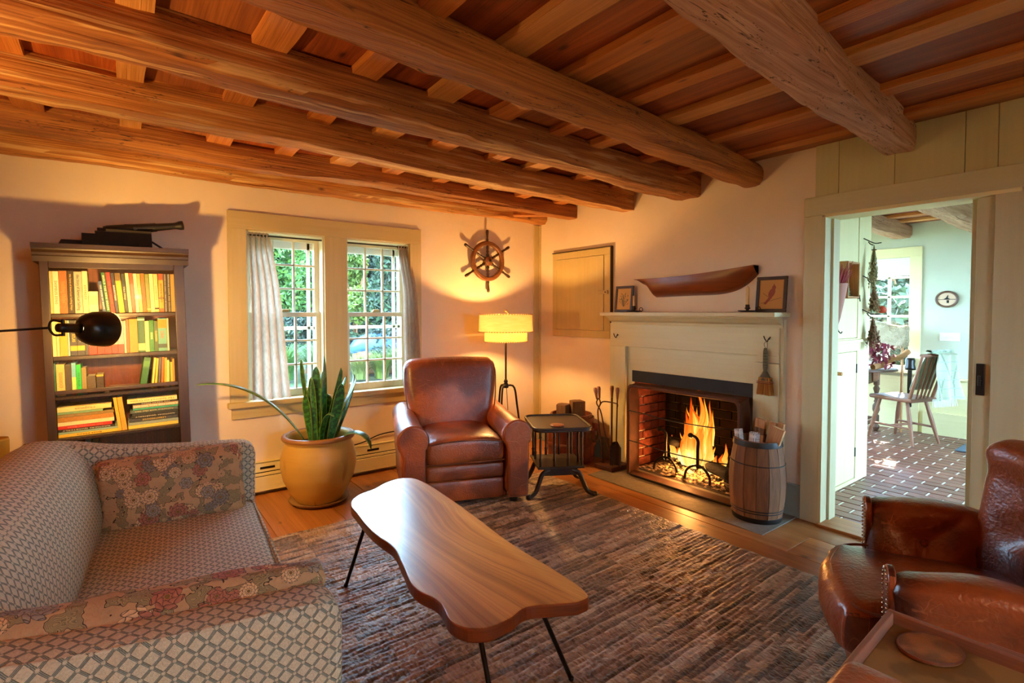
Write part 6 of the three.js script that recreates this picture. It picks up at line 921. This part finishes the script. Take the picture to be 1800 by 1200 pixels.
// gateleg table
const KT = 0.72;
{
  const o = thing('gateleg_table', 'dark oak drop-leaf table with turned legs by the kitchen window', 'table', [6.42, 0, -2.36], 0.05);
  part('tabletop', tri(ext((() => { const s = new THREE.Shape(); s.absellipse(0, 0, 0.42, 0.52, 0, 2 * PI); return s; })(), 0.024, 0.006, 2, 40).rotateX(-PI / 2).translate(0, KT - 0.024, 0), 0), M.oakDark, o);
  part('apron', tri(J(bb(-0.3, 0.3, KT - 0.17, KT - 0.024, 0.26, 0.285), bb(-0.3, 0.3, KT - 0.17, KT - 0.024, -0.285, -0.26), bb(0.275, 0.3, KT - 0.17, KT - 0.024, -0.26, 0.26), bb(-0.3, -0.275, KT - 0.17, KT - 0.024, -0.26, 0.26)), 0), M.oakDark, o); part('drawer_front', tri(bb(0.05, 0.26, KT - 0.15, KT - 0.05, 0.283, 0.295), 0), M.chairWood, o);
  const lg = lathe([[0, 0], [0.02, 0], [0.034, 0.03], [0.036, 0.05], [0.02, 0.075], [0.03, 0.085], [0.03, 0.17], [0.018, 0.18], [0.036, 0.23], [0.034, 0.28], [0.016, 0.31], [0.026, 0.325], [0.016, 0.34], [0.02, 0.42], [0.034, 0.47], [0.018, 0.5], [0.03, 0.51], [0.03, KT - 0.03], [0, KT - 0.03]], 16);
  for (const [x, z] of [[-0.27, 0.27], [0.27, 0.27], [-0.27, -0.27], [0.27, -0.27]]) part('turned_leg', tri(lg.clone().translate(x, 0, z), 1), M.oakDark, o); part('stretcher', tri(J(bb(-0.27, 0.27, 0.11, 0.15, 0.255, 0.285), bb(-0.27, 0.27, 0.11, 0.15, -0.285, -0.255), bb(0.255, 0.285, 0.11, 0.15, -0.27, 0.27), bb(-0.285, -0.255, 0.11, 0.15, -0.27, 0.27)), 0), M.oakDark, o);
}
// windsor chair
{
  const o = thing('windsor_chair', 'brown spindle-back wooden chair at the kitchen table', 'chair', [6.42, 0, -1.78], 2.81);
  part('seat', tri(puff(0.42, 0.04, 0.42, 0.018, [16, 4, 16], (q, x, y, z) => { if (y > 0) q.y -= 0.012 * (1 - x * x) * (1 - z * z); q.x *= 1 - 0.08 * sm(0, -1, z); }).translate(0, 0.44, 0), 2), M.chairWood, o);
  const F = [[-0.14, 0.13, -0.2, 0.21], [0.14, 0.13, 0.2, 0.21], [-0.13, -0.13, -0.185, -0.23], [0.13, -0.13, 0.185, -0.23]]; for (const [x, z, fx, fz] of F) part('leg', tri(J(rod(V(x, 0.43, z), V(lerp(x, fx, 0.45), 0.24, lerp(z, fz, 0.45)), 0.015, 0.02), rod(V(lerp(x, fx, 0.45), 0.24, lerp(z, fz, 0.45)), V(fx, 0, fz), 0.02, 0.012)), 1), M.chairWood, o);
  part('stretcher', tri(rod(V(-0.175, 0.16, 0.18), V(-0.168, 0.16, -0.19), 0.011), 2), M.chairWood, o); part('stretcher', tri(rod(V(0.175, 0.16, 0.18), V(0.168, 0.16, -0.19), 0.011), 2), M.chairWood, o); part('stretcher', tri(rod(V(-0.17, 0.16, 0), V(0.17, 0.16, 0), 0.012), 0), M.chairWood, o);
  for (const x of [-0.16, 0.16]) part('back_post', tri(rod(V(x, 0.44, -0.17), V(x * 1.15, 0.9, -0.3), 0.016, 0.012), 1), M.chairWood, o); for (const x of [-0.085, -0.028, 0.028, 0.085]) part('spindle', tri(rod(V(x * 0.9, 0.44, -0.175), V(x * 1.2, 0.88, -0.3), 0.009), 1), M.chairWood, o);
  part('crest_rail', tri(tube([[-0.195, 0.895, -0.295], [-0.1, 0.9, -0.318], [0, 0.9, -0.325], [0.1, 0.9, -0.318], [0.195, 0.895, -0.295]], 0.016, 30, 8), 0), M.chairWood, o);
  // throw over the back
  const t = thing('throw_blanket', 'pale green fringed throw draped over the kitchen chair back', 'blanket', [6.42, 0, -1.78], 2.81), n = 30, m = 44, g = new THREE.PlaneGeometry(1, 1, n, m);
  def(g, (q) => { const u = q.x + 0.5, v = q.y + 0.5, s = v * 0.9, front = 0.38; const w = 0.3 + 0.1 * Math.abs(v - 0.4), x = -0.18 + u * w + 0.02 * Math.sin(v * 9), fold = 0.02 * Math.sin(u * 15 + 2 * n3(u * 2, v * 3, 0, 5)); let y, z; if (s < front) { y = 0.925 - (front - s); z = -0.2 - 0.08 * (s / front) + fold + 0.03 * (1 - s / front); } else { const a = s - front; if (a < 0.08) { const th = a / 0.08 * PI; y = 0.925 + 0.03 * Math.sin(th); z = -0.31 - 0.035 * Math.cos(th - PI) * -1 + fold * 0.3; } else { y = 0.925 - (a - 0.08); z = -0.37 - 0.16 * (a - 0.08) - fold * 1.3; } } q.set(x, y, z); });
  g.computeVertexNormals(); part('cloth', tri(flat(g), 1), mat({ map: tex(256, 256, (u, v) => ((u * 6) % 1 < 0.12) ? rgb('#aab8a4') : ((v * 6) % 1 < 0.12) ? rgb('#98a68e') : rgb('#bcc2a6'), true, [2, 2]), roughness: 0.95, side: THREE.DoubleSide }), t);
  const fr = []; for (let k = 0; k < 44; k++) { const x = -0.16 + k * 0.0076; fr.push(rod(V(x, 0.49, -0.39), V(x + rr(-0.006, 0.006), 0.41, -0.395 + rr(-0.01, 0.01)), 0.0022, 0.0018, 4)); } const fp = part('fringe', J(fr), mat({ color: '#e6e8da', roughness: 0.95 }), t); fp.userData.kind = 'stuff';
}
// small kitchen things
{
  const o = thing('oval_plaque', 'small oval wooden plaque with a bird weathervane on the kitchen wall', 'plaque', [KX1 - 0.001, 1.455, -1.573], -PI / 2); part('rim', flat(new THREE.TorusGeometry(0.088, 0.012, 8, 40)).scale(1, 0.9, 1).translate(0, 0, 0.012), M.oakDark, o); part('face', flat(new THREE.CylinderGeometry(0.088, 0.088, 0.012, 40).rotateX(PI / 2)).scale(1, 0.9, 1).translate(0, 0, 0.006), mat({ color: '#d8b89a', roughness: 0.7 }), o); part('bird_cutout', J(bx(0.16, 0.005, 0.003, 0, -0.005, 0.014), ext(shp([[-0.03, 0], [0.035, 0], [0.01, 0.014], [0.012, 0.05], [-0.008, 0.015]]), 0.003, 0).translate(0, -0.002, 0.013), bx(0.02, 0.03, 0.003, 0.01, -0.04, 0.014)), M.slate, o);
  const s = thing('switch_plate', 'white three-gang light switch plate on the kitchen wall', 'switch', [KX1 - 0.001, 1.01, -1.54], -PI / 2); const pl = part('plate', bx(0.17, 0.09, 0.008, 0, 0, 0.004, 0.002), M.white, s); for (const x of [-0.045, 0, 0.045]) part('toggle', bx(0.01, 0.022, 0.016, x, 0.034, 0.01, 0.002), M.white, pl);
  const u = thing('wall_outlet', 'white wall outlet low under the kitchen chair throw', 'outlet', [KX1 - 0.017, 0.33, -1.62], -PI / 2); part('plate', bx(0.075, 0.12, 0.007, 0, 0, 0.004, 0.002), M.white, u); for (const y of [0.03, 0.075]) part('socket', bx(0.03, 0.025, 0.003, 0, y, 0.008, 0.001), M.greyGreen, u);
  single('floor_mat', tri(bb(6.3, 6.75, 0.001, 0.012, -1.33, -0.8)), mat({ color: '#5a6a78', roughness: 0.9 }), 'blue-grey mat on the brick floor at the right of the kitchen', 'mat');
  // on the table
  const f = thing('red_leaf_bouquet', 'bunch of dark red oak leaves in a jar on the kitchen table', 'bouquet', [6.3, KT + 0.001, -2.02]); part('jar', lathe([[0, 0], [0.05, 0], [0.055, 0.06], [0.04, 0.12], [0.045, 0.14], [0.04, 0.14], [0.036, 0.12], [0, 0.01]], 20), M.white, f);
  const lv = []; for (let k = 0; k < 260; k++) { const a = rr(0, 6.28), r = rr(0.03, 0.2), h = rr(0.08, 0.3), g = ext(shp([[0, -0.028], [0.014, -0.01], [0.01, 0.004], [0.018, 0.016], [0, 0.032], [-0.018, 0.016], [-0.01, 0.004], [-0.014, -0.01]]), 0.0012, 0); lv.push(g.rotateX(rr(-1.4, 1.4)).rotateY(rr(0, 6.28)).translate(Math.cos(a) * r, h - r * 0.3, Math.sin(a) * r)); } const lp = part('leaves', J(lv), mat({ color: '#7a2038', roughness: 0.6 }), f); lp.userData.kind = 'stuff'; const ss = []; for (let k = 0; k < 14; k++) { const a = k * 0.45; ss.push(rod(V(0, 0.08, 0), V(Math.cos(a) * 0.12, 0.22, Math.sin(a) * 0.12), 0.002, 0.0015, 4)); } part('stems', J(ss), M.bark, f);
  single('driftwood_branch', tri(soft(def(new THREE.TubeGeometry(new THREE.CatmullRomCurve3([V(6.16, 0.752, -1.97), V(6.28, 0.765, -1.92), V(6.42, 0.83, -1.88), V(6.52, 0.85, -1.84), V(6.62, 0.9, -1.8)]), 40, 0.03, 10, false), (q) => { q.y += 0.008 * n3(q.x * 14, q.z * 14, 0, 3); }), 1e-5), 0), M.splitWood, 'twisted bare driftwood branch lying on the kitchen table', 'driftwood');
  single('paper_sheet', tri(bb(6.34, 6.5, KT + 0.001, KT + 0.004, -2.02, -1.92, 0)), M.white, 'loose white papers on the edge of the kitchen table', 'papers');
  const ln = thing('binoculars', 'dark binocular-like instrument with hanging strap on the kitchen sill', 'instrument', [6.96, 0.682, -1.87]); part('body', J(lathe([[0, 0], [0.05, 0], [0.052, 0.02], [0.042, 0.06], [0.046, 0.1], [0.038, 0.13], [0, 0.13]], 18)), M.black, ln); part('strap', tri(ext(shp([[-0.02, 0], [0.02, 0], [0.014, -0.2], [0.022, -0.4], [-0.016, -0.42], [-0.022, -0.2]]), 0.006, 0.001).rotateY(-PI / 2).translate(-0.075, 0.0, 0.02)), M.black, ln);
  const fu = thing('fur_throw', 'fluffy pale fur throw hung before the kitchen window', 'fur throw', [6.8, 0, -2.2]), gb = puff(0.1, 0.24, 0.72, 0.05, [6, 14, 30], (q) => { q.y += 0.03 * n3(q.z * 5, 1, 0, 3) - 0.16 * q.z + 0.03 * n3(q.z * 14, q.y * 9, 2, 6); q.x += 0.01 * n3(q.y * 20, q.z * 20, 0, 5); }).translate(0, 1.1, 0); part('pelt', tri(gb), mat({ color: '#a89c80', roughness: 1 }), fu);
  const hs = [], hp = gb.attributes.position; for (let k = 0; k < 2500; k++) { const i = Math.floor(rnd() * hp.count), p = V().fromBufferAttribute(hp, i); hs.push(rod(p, p.clone().add(V(rr(-0.03, 0), rr(-0.03, 0.012), rr(-0.02, 0.02))), 0.0018, 0.0005, 3)); } const hr = part('fur', J(hs), mat({ color: '#c4b898', roughness: 1 }), fu); hr.userData.kind = 'stuff'; part('support_rail', rod(V(0, 1.0, -0.4), V(0, 0.98, 0.34), 0.012), M.splitWood, fu); part('support_post', J(rod(V(0, 0.0, -0.36), V(0, 1.0, -0.36), 0.012), rod(V(0, 0.0, 0.3), V(0, 0.98, 0.3), 0.012)), M.splitWood, fu);
}
// ---------- garden outside ----------
const GY = -0.35;
{
  const lawn = mat({ map: tex(512, 512, (u, v) => { const t = fbm(u, v, 12, 12, 401, 4), d = fbm(u, v, 120, 120, 403, 2); let c = mix3(rgb('#2c4010'), rgb('#1a2c08'), t); c = mix3(c, rgb('#3a4a18'), d * 0.5); return hsh(Math.floor(u * 160), Math.floor(v * 160), 405) > 0.985 ? rgb('#a8743a') : c; }, true, [0.3, 0.3]), roughness: 0.95 });
  const g = new THREE.PlaneGeometry(90, 90, 60, 60).rotateX(-PI / 2); def(g, (q) => { q.y += 0.05 * n3(q.x * 0.3, q.z * 0.3, 0, 3); }); struct('ground', tri(flat(g).translate(0, GY - 0.05, -5), 0), lawn, 'mown lawn outside the windows');
}
const leafMats = [['#2c5008', '#46660e'], ['#12280a', '#213a10'], ['#465a0c', '#5c6a16'], ['#0e2010', '#183018'], ['#4a240c', '#563412'], ['#102618', '#1e3824'], ['#5c6426', '#6c6e34']].map(([a, b]) => [a, b].map((c) => mat({ color: c, roughness: 0.9, transmission: 0.2, thickness: 0, side: THREE.DoubleSide })));
function foliage(n, r, size, blobs, seed, blade) {
  const pos = []; let s0 = seedState; seedState = seed * 7919 + 13;
  for (let i = 0; i < n; i++) {
    const b = blobs[Math.floor(rnd() * blobs.length)], th = rr(0, 6.283), ph = Math.acos(rr(-1, 1)), q = Math.pow(rnd(), 0.4), c = V(b[0] + b[3] * q * Math.sin(ph) * Math.cos(th), b[1] + b[4] * q * Math.cos(ph), b[2] + b[3] * q * Math.sin(ph) * Math.sin(th));
    const a = V(rr(-1, 1), rr(-1, 1), rr(-1, 1)).normalize(), d = V(rr(-1, 1), rr(-1, 1), rr(-1, 1)).cross(a).normalize(), s = size * rr(0.6, 1.3), w = s * 0.5;
    const p0 = c.clone().addScaledVector(a, -s), p1 = c.clone().addScaledVector(d, w), p2 = c.clone().addScaledVector(a, s), p3 = c.clone().addScaledVector(d, -w);
    for (const p of [p0, p1, p2, p0, p2, p3]) pos.push(p.x, p.y, p.z);
  }
  seedState = s0; const g = new THREE.BufferGeometry(); g.setAttribute('position', new THREE.Float32BufferAttribute(pos, 3)); g.setAttribute('uv', new THREE.Float32BufferAttribute(new Float32Array(pos.length / 3 * 2), 2)); g.computeVertexNormals(); return g;
}
function tree(name, label, cat, x, z, h, r, m, n, size, seed, group) {
  const o = thing(name, label, cat, [x, GY, z], 0, group), blobs = []; const s0 = seedState; seedState = seed * 131 + 7;
  for (let k = 0; k < 9; k++) blobs.push([rr(-0.7, 0.7) * r, h * rr(0.35, 0.9), rr(-0.7, 0.7) * r, r * rr(0.4, 0.7), h * rr(0.12, 0.22)]); seedState = s0;
  part('foliage', foliage(n, r, size, blobs, seed), leafMats[m][0], o); part('foliage', foliage(Math.round(n * 0.6), r, size, blobs, seed + 50), leafMats[m][1], o);
  part('trunk', tri(J(rod(V(0, 0, 0), V(0.1, h * 0.5, 0.05), 0.09, 0.06, 8), rod(V(0.1, h * 0.5, 0.05), V(0.5 * r, h * 0.75, 0.1), 0.05, 0.02, 6), rod(V(0.1, h * 0.45, 0.05), V(-0.5 * r, h * 0.78, -0.1), 0.05, 0.02, 6)), 1), M.bark, o); return o;
}
// direction through a point of the window wall, at a distance
const outAt = (px, t) => { const a = (px - 900) / 906; return [(0.6046 + 0.7965 * a) * t, (-0.7965 + 0.6046 * a) * t]; };
[[430, 17, 4.0, 0.85, 1, 'dense green tree at the left of the left window view'], [490, 15, 3.9, 0.8, 0, 'bright green tree filling the middle of the left window'], [520, 18.5, 3.4, 0.8, 4, 'russet autumn tree behind the green ones in the left window'], [560, 16, 4.1, 0.8, 0, 'light green tree at the right edge of the left window'], [620, 15.5, 4.1, 0.85, 2, 'yellow-green tree at the left of the right window view'], [665, 18, 4.2, 0.85, 3, 'blue-green tree in the middle of the right window'], [710, 15, 3.9, 0.8, 1, 'green tree at the right of the right window view'], [590, 22, 4.6, 1.3, 3, 'dark tree far back between the two windows'], [470, 23, 4.8, 1.3, 5, 'dark blue-green tree far back in the left window'], [690, 25, 4.9, 1.3, 5, 'dark blue-green tree far back in the right window']].forEach(([px, t, h, r, m, lab], i) => { const [x, z] = outAt(px, t); tree('garden_tree', lab, 'tree', x, z, h, r, m, t > 20 ? 9000 : 5200, t > 20 ? 0.13 : 0.085, 11 + i, 'garden trees'); });
// dense hedge closing the garden
[[395, 28, 'tall dark hedge tree at the left end of the far hedge'], [505, 28, 'tall dark hedge tree second from the left of the far hedge'], [615, 29, 'tall dark hedge tree second from the right of the far hedge'], [730, 30, 'tall dark hedge tree at the right end of the far hedge']].forEach(([px, t, lab], i) => { const [x, z] = outAt(px, t), o = thing('hedge_tree', lab, 'hedge', [x, GY, z], 0, 'far garden hedge'); part('foliage', foliage(12000, 2, 0.17, [[0, 0.9, 0, 1.75, 1.1], [0.1, 2.4, 0, 1.7, 1.2], [-0.1, 3.9, 0, 1.7, 1.2], [0, 4.7, 0, 1.6, 1.0]], 300 + i), leafMats[i % 2 ? 3 : 5][0], o); part('trunk', tri(rod(V(0, 0, 0), V(0, 4, 0), 0.15, 0.08, 8), 1), M.bark, o); });
// low shrubs and ornamental grasses
function grass(label, px, t, h, r, m, n, seed) {
  const [x, z] = outAt(px, t), o = thing('ornamental_grass', label, 'grass', [x, GY, z], 0, 'ornamental grasses on the lawn edge'), mk = (cnt) => { const pos = []; for (let i = 0; i < cnt; i++) { const a = rr(0, 6.283), b = rr(0, 0.25) * r, l = h * rr(0.6, 1.1), sp = rr(0.3, 1) * r; let p = V(Math.cos(a) * b, 0, Math.sin(a) * b), w = 0.011; for (let k = 0; k < 5; k++) { const t0 = (k + 1) / 5, q = V(Math.cos(a) * (b + sp * t0 * t0), l * (1.35 * t0 - 0.55 * t0 * t0), Math.sin(a) * (b + sp * t0 * t0)), s = V(-Math.sin(a) * w * (1 - t0 * 0.8), 0, Math.cos(a) * w * (1 - t0 * 0.8)); const A = p.clone().sub(s), B = p.clone().add(s), C = q.clone().add(s), D = q.clone().sub(s); for (const v of [A, B, C, A, C, D]) pos.push(v.x, v.y, v.z); p = q; } } const g = new THREE.BufferGeometry(); g.setAttribute('position', new THREE.Float32BufferAttribute(pos, 3)); g.setAttribute('uv', new THREE.Float32BufferAttribute(new Float32Array(pos.length / 3 * 2), 2)); g.computeVertexNormals(); return g; };
  const s0 = seedState; seedState = seed; const a = part('blades', mk(n), leafMats[m][0], o), b = part('blades', mk(Math.round(n / 2)), leafMats[m][1], o); a.userData.kind = b.userData.kind = 'stuff'; seedState = s0;
}
grass('bright green grass clump in the lower left window', 500, 12.6, 1.0, 0.8, 0, 420, 3); grass('green grass clump at the right of the lower left window', 555, 12.9, 1.0, 0.7, 0, 380, 5); grass('pale arching grass clump at the left of the lower right window', 632, 12.8, 0.75, 0.7, 6, 420, 7); grass('pale yellow-green grass clump in the middle of the lower right window', 670, 13.0, 0.8, 0.7, 2, 420, 9); grass('fresh green grass clump at the right of the lower right window', 705, 13.2, 0.95, 0.7, 0, 380, 11); grass('green grass clump at the left edge of the left window', 455, 12.8, 0.9, 0.7, 1, 380, 13);
for (const [px, t, h, r, m, lab] of [[480, 14.2, 1.6, 1.1, 3, 'dark shrub behind the grasses of the left window'], [540, 14, 1.5, 1.1, 1, 'green shrub beneath the trees of the left window'], [615, 14.8, 1.2, 1.0, 1, 'green shrub at the left of the right window'], [700, 14.6, 1.4, 1.1, 3, 'dark shrub at the right of the right window'], [655, 15.6, 1.0, 0.9, 0, 'low light green shrub behind the blue tarpaulin']]) { const [x, z] = outAt(px, t); tree('garden_shrub', lab, 'shrub', x, z, h, r, m, 2400, 0.06, 60 + px, 'garden shrubs'); }
{ const [x, z] = outAt(664, 14.0), g = puff(1.5, 0.5, 0.7, 0.2, [20, 8, 10], (q, X, y) => { q.y += 0.12 * n3(q.x * 3, q.z * 3, 0, 5) - 0.18 * X * X * (y > 0 ? 1 : 0); }); const o = single('blue_tarpaulin', tri(g.translate(0, 0.78, 0)), mat({ color: '#30507a', roughness: 0.5 }), 'blue tarpaulin over a low heap beyond the grasses in the right window', 'tarpaulin', [x, GY, z], -0.5); part('pile', tri(puff(1.3, 0.7, 0.6, 0.1).translate(0, 0.35, 0)), M.bark, o); }
// shrubs by the kitchen window and round the house
[[9.4, -3.1, 2.6, 0.9, 1, 'green shrub outside the kitchen window, nearest the glass'], [11.0, -4.6, 3.6, 1.0, 3, 'tall dark shrub outside the kitchen window'], [11.2, -1.9, 2.4, 0.9, 5, 'blue-green shrub outside the kitchen window at the right'], [14.0, -6.2, 5, 1.5, 5, 'tall blue-green tree beyond the kitchen shrubs'], [15.0, -3.2, 4.6, 1.6, 3, 'dark tree right of the tall one beyond the kitchen shrubs'], [12.4, -3.5, 3.4, 0.95, 5, 'dense shrub in the middle beyond the kitchen window']].forEach(([x, z, h, r, m, lab], i) => tree('kitchen_shrub', lab, 'shrub', x, z, h, r, m, 6500, 0.08, 200 + i, 'shrubs outside the kitchen'));
renderer.render(scene, camera);
